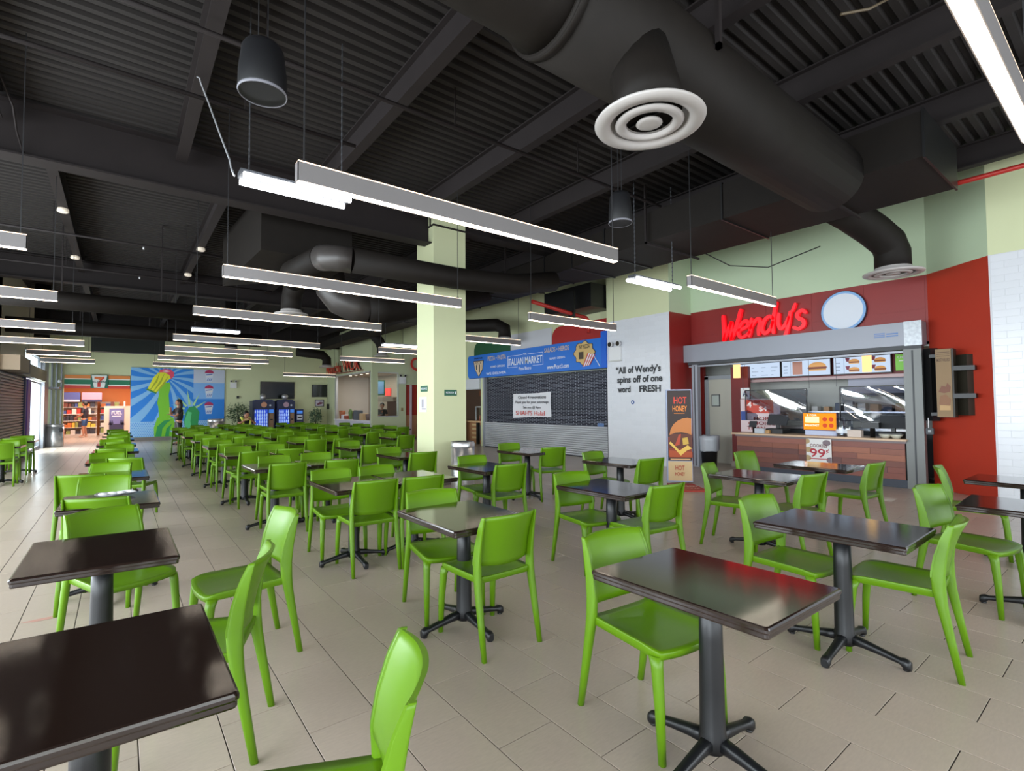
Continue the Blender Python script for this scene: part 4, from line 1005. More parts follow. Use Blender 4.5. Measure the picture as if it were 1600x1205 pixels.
def emergency(fr, u, v, s_, label):
    t = T('emergency_light', label, 'light', fr.pt(u, v, 0))
    t.part('box', MB().slab(fr, u-.17*s_, v, u+.17*s_, v+.32*s_, 0, .07), WHITE); t.part('base_lip', MB().slab(fr, u-.18*s_, v-.03*s_, u+.18*s_, v, 0, .085), flat((200, 200, 196)))
    for k in (-1, 1):
        c = fr.pt(u+k*.125*s_, v+.39*s_, .06)
        t.part('lamp_head', MB().tube([c-fr.N*.05, c+fr.N*.02, c+fr.N*.05], [.04*s_, .065*s_, .07*s_], 14), WHITE); t.part('lens', MB().tube([c+fr.N*.05, c+fr.N*.055], .058*s_, 14), mat('lens_dark', (70, 66, 60), rough=.15, metal=.4))
emergency(fpz, .32, 2.58, 1.05, 'twin-head emergency light on the white pier above the lettering')
t = T('security_light', 'round fitting at the right edge on the tiled wall', 'light', (XT, .52, 2.75)); t.part('body', MB().tube([(XT-.012, .55, 2.76), (XT-.09, .55, 2.76)], [.09, .06], 16), WHITE); t.part('lens', MB().tube([(XT-.09, .55, 2.76), (XT-.10, .55, 2.76)], .045, 14), DKGREY)
# floor stickers
tag(MB().poly(flatf(.001, 9.13, 2.60), [(-.16, -.12), (.18, -.10), (.16, .12), (-.14, .10)], 0, .002).poly(flatf(.003, 9.1, 2.6), disc(.05, 14), 0, .001).build('floor_decal', flat((214, 204, 192))), 'pale paper lying on the floor near the order counter', 'decal')
b = MB(); b.m(0).poly(flatf(.001, -.40, 4.83), [(.10*math.cos(a)*(1+.25*math.sin(3*a)), .025*math.sin(a)) for a in [2*PI*k/24 for k in range(24)]], 0, .001)
tag(b.build('floor_decal', flat((186, 140, 128))), 'worn red floor sticker left of the third left table', 'decal')

# ================================================================== ITALIAN MARKET BAY
BLUE = mat('sign_blue', (28, 110, 206), rough=.4)
fs = shop(10.0, 15.5)
t = T('shop_sign', 'long blue market sign with white lettering above the rolling shutter', 'sign', (10.1, 12.1, 2.4))
t.part('panel', MB().poly(fs, [(.0, 2.50), (.08, 2.41), (6.62, 2.41), (6.62, 3.22), (.08, 3.22), (0, 3.16)], -.18, 0), BLUE)
t.part('end_panel', MB().slab(fs, 6.48, 2.41, 6.66, 3.38, -.25, .02), mat('sign_blue2', (16, 92, 200), rough=.4))
W_ = flat((226, 232, 240)); CR = flat((214, 190, 158))
def lt(s_, u, v, w_, h_, m=W_): t.part('lettering', MB().text(fs, s_, u, v, w_, h_, .010), m)
lt('PIZZA • PASTA', 1.80, 2.97, 1.05, .15, CR); lt('SALADS • HEROS', 4.75, 3.0, 1.05, .14, CR)
lt('GOURMET • CAPPUCCINO', 1.85, 2.72, .82, .07); lt('SALADS • DESSERTS', 4.78, 2.78, .66, .06)
lt('WE DELIVER', 1.75, 2.49, 1.15, .08); lt('www.Picart3.com', 4.80, 2.50, .92, .13)
lt('THE', 3.30, 3.02, .16, .055); lt('ITALIAN MARKET', 3.28, 2.73, 1.70, .22); lt('Pizza Bistro', 3.30, 2.55, .62, .10)
t.part('rule', MB().slab(fs, 2.42, 3.03, 3.18, 3.04, 0, .010).slab(fs, 3.42, 3.03, 4.15, 3.04, 0, .010).slab(fs, 2.42, 2.66, 2.92, 2.67, 0, .010).slab(fs, 3.68, 2.66, 4.15, 2.67, 0, .010).slab(fs, 4.15, 2.66, 4.16, 3.04, 0, .010).slab(fs, 2.42, 2.66, 2.43, 3.04, 0, .010), W_)
sh = [(.42, 3.0), (.98, 3.0), (.94, 2.72), (.72, 2.47), (.50, 2.72)]
t.part('crest', MB().poly(fs, [(.7+(u-.7)*1.15, 2.76+(v-2.76)*1.12) for u, v in sh], 0, .008), flat((46, 42, 40)))
t.part('crest', MB().poly(fs, sh, .008, .012), CR); t.part('crest', MB().slab(fs, .56, 2.70, .62, 2.88, .012, .016).slab(fs, .74, 2.60, .80, 2.88, .012, .016).slab(fs, .86, 2.72, .89, 2.88, .012, .016), flat((40, 38, 38)))
t.part('crest', MB().text(fs, 'PIZZA', .70, 2.90, .42, .08, .016).text(fs, 'FAMOUS', .70, 3.08, .5, .06, .010), flat((40, 38, 38)))
blob = [(5.86+.36*(1+.10*math.cos(8*a))*math.cos(a), 2.86+.30*(1+.10*math.cos(8*a+1))*math.sin(a)) for a in [2*PI*k/48 for k in range(48)]]
t.part('emblem', MB().poly(fs, [(5.86+(u-5.86)*1.07, 2.86+(v-2.86)*1.07) for u, v in blob], 0, .008), flat((40, 44, 60))); t.part('emblem', MB().poly(fs, blob, .008, .012), flat((206, 174, 112)))
t.part('emblem', MB().text(fs, 'NY PIZZA', 5.88, 2.98, .40, .11, .016).slab(fs, 5.66, 2.70, 5.84, 2.90, .012, .015), flat((70, 58, 44)))
q = MB(); q.m(0)
for k in range(7):
    q.m(k % 2); q.poly(fs, [(5.80+.04*k, 2.48+.005*k), (5.84+.04*k, 2.485+.005*k), (6.04+.04*k, 2.84-.01*k), (6.0+.04*k, 2.85-.01*k)], .016, .02)
t.part('flag', q, [flat((190, 60, 56)), W_]); t.part('flag_pole', MB().tube([fs.pt(6.18, 2.82, .02), fs.pt(6.44, 2.46, .02)], .010, 6), W_)
# tricolour awning shapes on the wall above the sign
fa = shop(10.34, 15.2)
def quarter(u0, u1, v0, v1, corner):
    r = .34; pts = [(u0, v0), (u1, v0), (u1, v1), (u0, v1)]
    if corner == 'tl': pts = [(u0, v0), (u1, v0), (u1, v1)] + [(u0+r-r*math.cos(a) if False else u0+r*(1-math.sin(a)), v1-r*(1-math.cos(a))) for a in [PI/2*k/8 for k in range(9)]]
    return pts
tag(MB().poly(fa, quarter(-.35, 1.85, 3.12, 3.76, 'tl'), 0, .03).build('wall_panel', mat('flag_green', (30, 86, 52), rough=.5)), 'green rounded wall panel at the left above the market sign', 'panel')
tag(MB().slab(fa, 1.86, 3.12, 3.90, 3.80, 0, .028).build('wall_panel', flat((206, 206, 210))), 'white wall panel in the middle above the market sign', 'panel')
tag(MB().poly(fa, quarter(3.92, 6.25, 3.12, 3.78, 'tl'), 0, .03).build('wall_panel', mat('flag_red', (168, 36, 32), rough=.5)), 'red rounded wall panel at the right above the market sign', 'panel')
# rolling shutter : solid slats below, open grille above
t = T('rolling_shutter', 'closed rolling shutter, solid grey slats below and open grille above', 'shutter', (10.15, 11.8, 0))
fsh = shop(10.12, 14.66); SL = mat('slat_grey', (206, 209, 214), rough=.38, metal=.4)
for k in range(14):
    z = .02+k*.060
    q = MB(); q.loft([[fsh.pt(u, z+dz, d) for dz, d in ((.003, 0), (.012, .014), (.03, .020), (.05, .012), (.057, 0), (.03, -.004))] for u in (.10, 5.74)], smooth=False)
    t.part('slat', q, SL)
t.part('bottom_rail', MB().slab(fsh, .08, .0, 5.76, .03, -.01, .03), DKGREY)
GR = mat('grille_bar', (146, 150, 162), rough=.4, metal=.3)
for k in range(38):
    z = .875+k*.0405; t.part('grille_rod', MB().slab(fsh, .10, z, 5.74, z+.007, 0, .008), GR)
q = MB()
for k in range(38):
    for j in range(29):
        u = .16+j*.2+(.1 if k % 2 else 0)
        if u < 5.72: q.slab(fsh, u, .875+k*.0405, u+.009, .875+(k+1)*.0405, .002, .009)
t.part('grille_links', q, GR, kind='stuff')
t.part('guide', MB().slab(fsh, .0, 0, .10, 2.42, -.05, .05), GREYM); t.part('guide', MB().slab(fsh, 5.74, 0, 5.80, 2.42, -.05, .03), DKGREY)
t.part('label', MB().slab(fsh, 5.38, .86, 5.60, .95, .015, .02), flat((90, 120, 170))); t.part('handle', MB().slab(fsh, .62, .86, .80, .885, .015, .05), ALU)
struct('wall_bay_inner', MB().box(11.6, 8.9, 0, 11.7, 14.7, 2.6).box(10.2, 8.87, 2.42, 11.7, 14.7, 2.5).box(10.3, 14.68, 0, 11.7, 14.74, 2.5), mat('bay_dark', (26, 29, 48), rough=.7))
t = T('paper_sign', 'white handwritten sheet taped to the rolling shutter', 'sign', (10.1, 12.0, 1.0)); fp2 = shop(10.09, 12.92)
b = MB(); N = 12
ids = [b.pts([fp2.pt(1.82*j/N, 1.03+.08*j/N*.6+(.78-.02*j/N)*i/8+.02*math.sin(PI*j/N)*(1 if i == 0 else -1 if i == 8 else 0), .012+.010*math.sin(j*.9+i*.7)) for j in range(N+1)]) for i in range(9)]
for i in range(8):
    for j in range(N): b.face([ids[i][j], ids[i][j+1], ids[i+1][j+1], ids[i+1][j]], True)
t.part('sheet', b, flat((222, 222, 226)))
HW = flat((60, 60, 66))
t.part('writing', MB().text(fp2, 'Closed 4 renovations', .95, 1.64, 1.35, .10, .030).text(fp2, 'Thank you for your patronage', .92, 1.47, 1.62, .11, .030).text(fp2, 'See you @ 4pm', .95, 1.31, .85, .10, .030), HW)
t.part('writing', MB().text(fp2, "SHAH'S Halal", .85, 1.12, 1.40, .15, .030), flat((206, 90, 84)))
# stall left of the shutter
t = T('food_counter', 'wooden food stall counter left of the rolling shutter', 'counter', (10.6, 15.5, 0))
WD = mat('stall_wood', (170, 124, 88), rough=.45, noise=.08, nscale=6, stretch=(2, 2, 10))
t.part('front', MB().box(10.6, 14.86, 0, 11.0, 18.2, .80), WD); t.part('top', MB().box(10.5, 14.85, .80, 11.1, 18.2, .86), mat('stall_top', (196, 160, 120), rough=.35)); t.part('panel', MB().box(10.58, 15.0, .15, 10.6, 15.6, .70), flat((112, 108, 104)))
for k in range(4): t.part('tray_rail', MB().box(10.56, 15.75, .2+k*.16, 10.6, 16.1, .26+k*.16), flat((210, 186, 140)))
t.part('post', MB().box(10.5, 15.62, 0, 10.6, 15.72, .8), BLACK)
t = T('sneeze_guard', 'glass sneeze guard on the wooden food stall counter', 'glass guard', (10.65, 15.5, .86)); t.part('pane', MB().box(10.62, 15.0, .9, 10.63, 15.9, 1.35), GLASS); t.part('frame', MB().box(10.60, 15.9, .86, 10.65, 15.94, 1.4).box(10.60, 14.98, .86, 10.65, 15.02, 1.4).box(10.6, 14.98, 1.36, 10.65, 15.94, 1.4), ALU)
tag(MB().bbox(10.8, 14.95, .86, 11.1, 15.35, 1.75, .02).build('drink_dispenser', BLACK), 'black drinks dispenser in the stall left of the shutter', 'dispenser')
tag(MB().box(10.98, 14.9, 1.8, 11.05, 16.2, 2.0).build('stall_panel', mat('stall_panel', (150, 92, 60))), 'reddish wood panel over the stall left of the shutter', 'panel')
tag(MB().box(10.06, 14.85, 2.02, 10.2, 16.2, 2.40).build('fascia', flat((196, 198, 200))), 'pale grey fascia over the stall left of the shutter', 'fascia')
random.seed(9)
for k in range(5):
    tag(MB().lathe([(.04, 0), (.045, .10), (.03, .16), (.03, .2)], (10.8, 15.45+k*.11, .86), 10).build('bottle', flat(random.choice([(190, 90, 70), (210, 180, 150), (120, 90, 70)]))), 'squeeze bottle, %s from the right on the stall counter left of the shutter' % ORD[k], 'bottle', 'bottles on the stall counter')
struct('wall_stall_inner', MB().box(12.0, 14.8, 0, 12.1, 21, 3), mat('stall_inner', (120, 84, 62)))

# ---- column notices, bins
fcx = left(4.49, 8.1); fL = Fr((4.49, 8.75, 0), (0, -1, 0), (0, 0, 1), (-1, 0, 0)); fF = back(8.10, 4.49)
SGN = mat('sign_green', (30, 92, 70), rough=.4)
def dirsign(fr, u, v, w_, lb):
    t = T('wall_sign', lb, 'sign', fr.pt(u, v, 0)); t.part('plate', MB().slab(fr, u, v, u+w_, v+.11, 0, .012), SGN); t.part('print', MB().text(fr, 'RESTROOM', u+w_*.42, v+.04, w_*.62, .035, .014).slab(fr, u+w_*.84, v+.03, u+w_*.92, v+.08, .012, .014), W_)
dirsign(fL, .16, 1.72, .26, 'small green sign on the shaded left face of the column'); dirsign(fF, .22, 1.64, .26, 'small green sign on the front face of the square column')
t = T('notice', 'white paper notice taped below the green sign on the column', 'notice', (4.48, 8.5, 1.35)); t.part('sheet', MB().slab(fL, .10, 1.34, .38, 1.62, 0, .006), flat((216, 214, 220))); t.part('print', MB().slab(fL, .20, 1.42, .22, 1.58, .006, .008).slab(fL, .27, 1.42, .29, 1.58, .006, .008).slab(fL, .20, 1.39, .36, 1.405, .006, .008), flat((110, 104, 120)))
def steel_bin(x, y, r, h, lb):
    t = T('trash_can', lb, 'trash can', (x, y, 0))
    t.part('body', MB().lathe([(r*.96, 0), (r, .02), (r, h*.90)], (x, y, 0), 30), STEEL); t.part('band', MB().lathe([(r*1.02, h*.90), (r*1.02, h*.97), (r*.95, h)], (x, y, 0), 30, caps=False), STEEL); t.part('lid', MB().lathe([(r*.96, h*.985), (r*.55, h*1.0), (r*.5, h*.96), (r*.1, h*.95)], (x, y, 0), 30), DKGREY)
steel_bin(4.80, 7.62, .21, .82, 'tall stainless bin standing against the front of the column')
steel_bin(3.12, 24.0, .30, .95, 'stainless bin before the mural at the far end')
steel_bin(-1.97, 25.75, .285, .84, 'wide stainless bin beside the far left glazing')
t = [o for o in COL.objects if o.get('label') == 'wide stainless bin beside the far left glazing'][0]
b = MB().tube([(-1.77, 25.555, .62), (-1.755, 25.54, .62)], .085, 16)
o = b.build('flap', DKGREY, t, Matrix.Translation(t.location).inverted())

# ================================================================== LEFT BLACK SHUTTER
t = T('rolling_shutter', 'closed dark rolling shutter at the far left frame edge', 'shutter', (XL, 18.6, 0))
fl2 = left(XL, 17.0); DS = mat('dark_slat', (112, 108, 104), rough=.4, metal=.3)
for k in range(30):
    z = .03+k*.078
    t.part('slat', MB().loft([[fl2.pt(u, z+dz, d) for dz, d in ((.002, 0), (.014, .014), (.048, .016), (.060, 0))] for u in (.05, 3.76)], smooth=False), DS)
t.part('backing', MB().slab(fl2, 0, 0, 3.8, 2.5, -.06, -.03), BLACK)  # added black sheet, stops light leaking between the slats
t.part('guide', MB().slab(fl2, 3.76, 0, 3.90, 2.42, -.05, .05), mat('guide_blue', (44, 50, 84)))
t.part('housing', MB().slab(fl2, .0, 2.40, 1.55, 2.76, -.05, .35), mat('housing_tan', (150, 134, 112), rough=.6)); t.part('end_cap', MB().slab(fl2, 1.55, 2.38, 1.80, 2.76, -.05, .35), mat('housing_brown', (62, 40, 36)))
t.part('soffit', MB().slab(fl2, 1.80, 2.40, 7.85, 2.78, -.05, .16), mat('soffit_olive', (128, 126, 108), rough=.6))
t = T('security_camera', 'small round white camera on the wall left of the shop opening', 'camera', (-2.1, 26.9, 2.5)); t.part('body', MB().ball((-1.95, 27.16, 2.52), .07), WHITE); t.part('mount', MB().box(-1.98, 27.18, 2.50, -1.92, 27.30, 2.56), WHITE)

# ================================================================== CONVENIENCE SHOP AT THE END
fw = back(27.28, 0)
t = T('shop_sign', 'orange, green and red striped fascia with a numeral logo over the far shop opening', 'sign', (-.8, 27.3, 2.25))
for nm, z0, z1, c in (('stripe', 2.66, 2.80, (222, 132, 62)), ('stripe', 2.62, 2.66, (236, 232, 224)), ('stripe', 2.42, 2.62, (20, 116, 82)), ('stripe', 2.37, 2.42, (236, 232, 224)), ('stripe', 2.25, 2.37, (214, 62, 46))):
    t.part(nm, MB().slab(fw, -1.82, z0, .30, z1, 0, .05), flat(c))
t.part('logo_panel', MB().slab(fw, -1.0, 2.27, -.44, 2.82, .05, .10), flat((20, 100, 80))); t.part('logo_panel', MB().poly(fw, [(-.97, 2.80), (-.47, 2.80), (-.55, 2.29), (-.89, 2.29)], .10, .11), flat((232, 234, 232)))
t.part('logo_numeral', MB().poly(fw, [(-.88, 2.74), (-.60, 2.74), (-.56, 2.76), (-.56, 2.70), (-.68, 2.58), (-.78, 2.64), (-.88, 2.65)], .11, .115), flat((222, 110, 52))); t.part('logo_numeral', MB().poly(fw, [(-.56, 2.76), (-.56, 2.68), (-.68, 2.55), (-.68, 2.31), (-.78, 2.31), (-.78, 2.50), (-.68, 2.62)], .115, .12), flat((206, 48, 44)))
t.part('lettering', MB().text(fw, 'ELEVEN', -.72, 2.49, .40, .08, .125), flat((24, 90, 84)))
w = MB(); w.box(-2.4, 34.6, 0, 1.6, 34.8, 3.0); w.box(-2.6, 27.5, 0, -2.45, 34.8, 3.0); w.box(1.5, 27.5, 0, 1.65, 34.8, 3.0); w.box(-2.6, 27.5, 2.9, 1.65, 34.8, 3.0)
struct('wall_far_shop', w, mat('orange_wall', (212, 130, 66), rough=.6))
area('far_shop_lamp', (-.6, 30.5, 2.85), (0, 0, 0), 3.0, 5.0, 280, (1, .95, .88))
def gondola(x0, x1, y, n, lb, dep=.45, lv=5):
    t = T('store_shelf', lb, 'shelf', ((x0+x1)/2, y, 0))
    t.part('base', MB().box(x0, y-dep/2, 0, x1, y+dep/2, .10), flat((206, 196, 184))); t.part('back', MB().box(x0, y+dep/2-.02, .1, x1, y+dep/2, 1.75), flat((190, 180, 170)))
    for k in range(lv): t.part('board', MB().box(x0, y-dep/2, .10+k*.34, x1, y+dep/2-.02, .125+k*.34), flat((226, 222, 216)))
    for k in range(lv):
        x = x0+.04; nn = -1
        while x < x1-.12:
            nn += 1; w_ = random.uniform(.10, .2); h = random.uniform(.14, .27)
            tag(MB().bbox(x, y-dep/2+.03, .125+k*.34, min(x+w_, x1-.02), y+.05, .125+k*.34+h, .01).build('snack_pack', flat(random.choice([(196, 60, 50), (230, 190, 70), (70, 90, 150), (226, 220, 210), (120, 70, 60), (210, 120, 60), (60, 60, 70), (150, 160, 90)]))), 'package, %s from the left on board %s of the %s' % (ORD[nn], ORD[k], lb.split(' in ')[0]), 'package', 'goods on the %s' % lb.split(' in ')[0]); x += w_+.02
random.seed(21)
gondola(-2.3, -.95, 33.6, 5, 'store shelf behind the shopper in the far shop'); gondola(-.85, -.05, 34.2, 5, 'shorter store shelf in the far shop')
for k in range(2):
    tag(MB().bbox(-2.4+k*.85, 33.3, 1.86, -1.62+k*.85, 33.8, 2.22, .02).build('carton', flat([(80, 90, 150), (206, 150, 170)][k])), '%s carton stacked on top of the far shop shelf' % ['blue', 'pink'][k], 'box')
    tag(MB().bbox(-2.4+k*.85, 33.3, 1.75, -1.62+k*.85, 33.8, 1.86, .02).build('carton', flat([(200, 204, 226), (60, 56, 90)][k])), '%s flat carton under the %s one on the far shop shelf' % (['pale', 'dark'][k], ['blue', 'pink'][k]), 'box')
t = T('checkout_counter', 'pale checkout panel with a purple fuel poster in the far shop', 'counter', (0, 31, 0)); fq = back(30.98, 0)
t.part('panel', MB().box(-.62, 31.0, 0, .42, 31.5, 1.52), flat((216, 204, 188))); t.part('poster', MB().slab(fq, -.42, .40, .14, 1.40, 0, .02), flat((112, 112, 168))); t.part('poster_print', MB().text(fq, 'FUEL', -.14, 1.12, .40, .14, .025).slab(fq, -.3, 1.26, .0, 1.29, .02, .025).slab(fq, -.32, 1.02, .02, 1.05, .02, .025), flat((236, 232, 240)))
q = MB()
for k, u in enumerate((-.40, -.36, -.30, .02, .07, .11)): q.poly(fq, [(u-.05, .62), (u, .86), (u+.05, .62)], .02, .024)
t.part('poster_print', q.poly(fq, [(-.42, .40), (.14, .40), (.14, .66), (-.42, .66)], .02, .022), flat((52, 50, 84)))
t.part('post', MB().box(.12, 30.9, 1.5, .18, 30.96, 1.75), WHITE)

# ================================================================== MURAL
fm = back(27.26, .33); MW, MH0, MH1 = 3.55, .15, 3.19
t = T('wall_mural', 'blue wall mural of a raised green arm holding a yellow torch, with frozen drink cups', 'mural', (2.1, 27.28, .15))
MB1 = mat('mural_blue', (30, 128, 222), rough=.5); MB2 = mat('mural_pale', (128, 184, 234), rough=.5); MG = mat('mural_green', (120, 196, 40), rough=.5); MGD = mat('mural_dkgreen', (40, 150, 80), rough=.5); MY = mat('mural_yellow', (226, 226, 46), rough=.5); MPK = mat('mural_pink', (228, 70, 104), rough=.5)
t.part('ground', MB().slab(fm, 0, MH0, MW, MH1, 0, .006), MB1)
def clip(poly, u0, v0, u1, v1):
    def cut(p, f, inter):
        out = []
        for a, b in zip(p, p[1:]+p[:1]):
            ia, ib = f(a), f(b)
            if ia: out.append(a)
            if ia != ib: out.append(inter(a, b))
        return out
    for ax, val, sg in ((0, u0, 1), (0, u1, -1), (1, v0, 1), (1, v1, -1)):
        if not poly: return poly
        poly = cut(poly, lambda p: (p[ax]-val)*sg >= 0, lambda a, b: tuple(a[i]+(b[i]-a[i])*((val-a[ax])/(b[ax]-a[ax])) for i in (0, 1)))
    return poly
TC = (1.25, 2.78); SPL = 2.30
for k in range(17):
    a0 = 2*PI*k/17; wd = 2*PI/17*.46; L, R = [], []
    for j in range(13):
        r = .22+j*.29; tw = -.11*r
        L.append((TC[0]+r*math.cos(a0+tw-wd/2), TC[1]+r*math.sin(a0+tw-wd/2))); R.append((TC[0]+r*math.cos(a0+tw+wd/2), TC[1]+r*math.sin(a0+tw+wd/2)))
    for j in range(12):
        p = clip([L[j], L[j+1], R[j+1], R[j]], 0, MH0, SPL, MH1)
        if len(p) > 2: t.part('ray', MB().poly(fm, p, None, .009), MB2)
t.part('sky_block', MB().slab(fm, SPL, 2.56, MW, MH1, .006, .010), mat('mural_grey', (196, 204, 222), rough=.5)); t.part('sky_block', MB().slab(fm, SPL, 1.82, MW, 2.56, .006, .010), mat('mural_sky', (126, 178, 236), rough=.5)); t.part('sky_block', MB().slab(fm, SPL, .85, MW, 1.82, .006, .010), MB1)
q = MB()
t.part('dot_field', MB().slab(fm, 0, MH0, MW, .82, .009, .011), mat('mural_dots', (150, 196, 238), rough=.5))
for i in range(9):
    for j in range(46):
        u = .03+j*.078+(.039 if i % 2 else 0); v = .19+i*.072
        if u < MW-.04: q.poly(fm, [(u-.022, v), (u, v-.022), (u+.022, v), (u, v+.022)], None, .013)
t.part('dots', q, MB1, kind='stuff')
P = lambda nm, pts, d, m: t.part(nm, MB().poly(fm, pts, None, d), m)
P('arm', [(.86, .15), (.84, .55), (.95, .95), (1.02, 1.05), (.98, 1.5), (.94, 1.62), (1.0, 2.0), (.98, 2.2), (1.02, 2.45), (1.18, 2.55), (1.40, 2.55), (1.42, 2.35), (1.36, 2.0), (1.40, 1.5), (1.44, 1.05), (1.55, .95), (1.62, .7), (1.55, .4), (1.62, .15)], .016, MG)
P('robe', [(.90, .15), (.96, .6), (1.2, .85), (1.5, .9), (1.32, .75), (1.15, .5), (1.12, .15)], .018, MGD); P('robe', [(1.25, .15), (1.3, .5), (1.5, .72), (1.42, .45), (1.4, .15)], .018, MGD)
P('flame', [(.98, 2.95), (1.02, 3.10), (1.2, 3.16), (1.42, 3.14), (1.55, 3.0), (1.54, 2.82), (1.42, 2.70), (1.25, 2.9)], .016, MPK); P('flame', [(1.1, 3.05), (1.25, 3.12), (1.4, 3.05), (1.25, 3.0)], .018, flat((240, 190, 200)))
P('torch', [(.56, 2.20), (.80, 2.78), (.98, 3.0), (1.2, 3.0), (1.38, 2.88), (1.42, 2.74), (1.30, 2.62), (1.24, 2.56), (1.06, 2.30), (.90, 2.06)], .018, MY)
for a, b_ in (((.66, 2.2), (1.02, 2.98)), ((.78, 2.14), (1.2, 2.98)), ((.88, 2.10), (1.34, 2.86))): P('torch_fold', [(a[0], a[1]), (a[0]+.035, a[1]), ((a[0]+b_[0])/2+.10, (a[1]+b_[1])/2), (b_[0], b_[1]), ((a[0]+b_[0])/2+.04, (a[1]+b_[1])/2+.05)], .020, flat((168, 178, 36)))
P('torch_rim', [(.54, 2.22), (.90, 2.04), (.92, 2.10), (.58, 2.28)], .020, flat((60, 140, 60)))
P('head', [(2.05, .15), (1.95, .8), (2.02, 1.2), (2.15, 1.45), (2.4, 1.5), (2.55, 1.2), (2.5, .7), (2.6, .15)], .016, MGD); P('face', [(2.0, .4), (1.98, .85), (2.1, 1.25), (2.25, 1.2), (2.2, .8), (2.25, .4)], .018, mat('mural_face', (90, 200, 130), rough=.5))
for a, L in ((2.75, .55), (2.25, .62), (1.72, .75), (1.15, .62), (.62, .55), (3.2, .7), (3.5, .65)):
    c = (2.2+.25*math.cos(a), 1.25+.3*math.sin(a)); tip = (c[0]+L*math.cos(a), c[1]+L*math.sin(a)); nx, ny = -math.sin(a)*.05, math.cos(a)*.05
    P('crown_spike', [(c[0]-nx, c[1]-ny), tip, (c[0]+nx, c[1]+ny)], .017, mat('mural_spike', (170, 216, 160), rough=.5))
for z in (2.62, 1.90, 1.12):
    cx = 2.92
    P('cup', [(cx-.11, z), (cx+.11, z), (cx+.17, z+.40), (cx-.17, z+.40)], .014, flat((206, 216, 236)))
    P('cup_dome', [(cx-.19, z+.40)]+[(cx-.18*math.cos(a), z+.41+.15*math.sin(a)) for a in [PI*k/8 for k in range(9)]]+[(cx+.19, z+.40)], .014, flat((176, 40, 92)))
    P('cup_band', [(cx-.14, z+.20), (cx+.14, z+.26), (cx+.145, z+.31), (cx-.145, z+.25)], .016, WHITE)
    for k in range(3): P('cup_swirl', [(cx-.10+.07*k, z+.03), (cx-.07+.07*k, z+.03), (cx-.02+.07*k, z+.16), (cx-.05+.07*k, z+.16)], .016, flat((60, 100, 180)))
    P('cup_swirl', [(cx-.13, z+.30), (cx+.12, z+.33), (cx+.13, z+.37), (cx-.13, z+.34)], .016, flat((70, 90, 170)))

# ================================================================== BACK WALL : screens, vending machines, plants
def tv(x0, x1, z0, z1, lb):
    t = T('wall_screen', lb, 'screen', ((x0+x1)/2, 27.28, z0)); f = back(27.24, 0)
    t.part('housing', MB().slab(f, x0, z0, x1, z1, -.05, .02), BLACK); t.part('panel', MB().slab(f, x0+.03, z0+.03, x1-.03, z1-.03, .02, .022), mat('screen_dark', (20, 26, 25), rough=.15))
tv(5.43, 7.02, 1.82, 2.68, 'large dark screen above the blue vending machines'); tv(7.90, 8.66, 1.92, 2.58, 'smaller dark screen at the right end of the far wall')
t = T('picture_frame', 'framed picture under the smaller dark screen', 'picture', (8.35, 27.25, 1.4)); f = back(27.27, 0)
t.part('frame', MB().slab(f, 8.06, 1.42, 8.52, 1.78, 0, .03), BLACK); t.part('print', MB().slab(f, 8.09, 1.45, 8.49, 1.75, .03, .032), flat((196, 190, 206))); t.part('print', MB().poly(f, [(8.14, 1.55), (8.3, 1.66), (8.46, 1.64), (8.42, 1.56), (8.2, 1.50)], .032, .034), flat((120, 66, 86)))
tag(MB().box(8.58, 26.9, 1.28, 8.69, 27.0, 1.55).build('wall_phone', BLACK), 'small black wall box near the corner of the red-lettered stall', 'phone')
tag(MB().slab(f, 4.4, 1.84, 4.5, 1.96, 0, .05).build('wall_speaker', BLACK), 'tiny black wall box above the left potted tree', 'box')
emergency(back(27.29, 0), 4.25, 2.35, .8, 'twin-head emergency light on the far wall right of the mural')
VB = mat('vend_blue', (26, 38, 84), rough=.35); VG = emit_mat('vend_glow', (58, 90, 214), .9); VBT = mat('bottle_glow', (170, 196, 246), rough=.3, emit=.5)
bot_me = MB().lathe([(.028, 0), (.030, .09), (.012, .13), (.012, .15)], n=8); bot0 = None
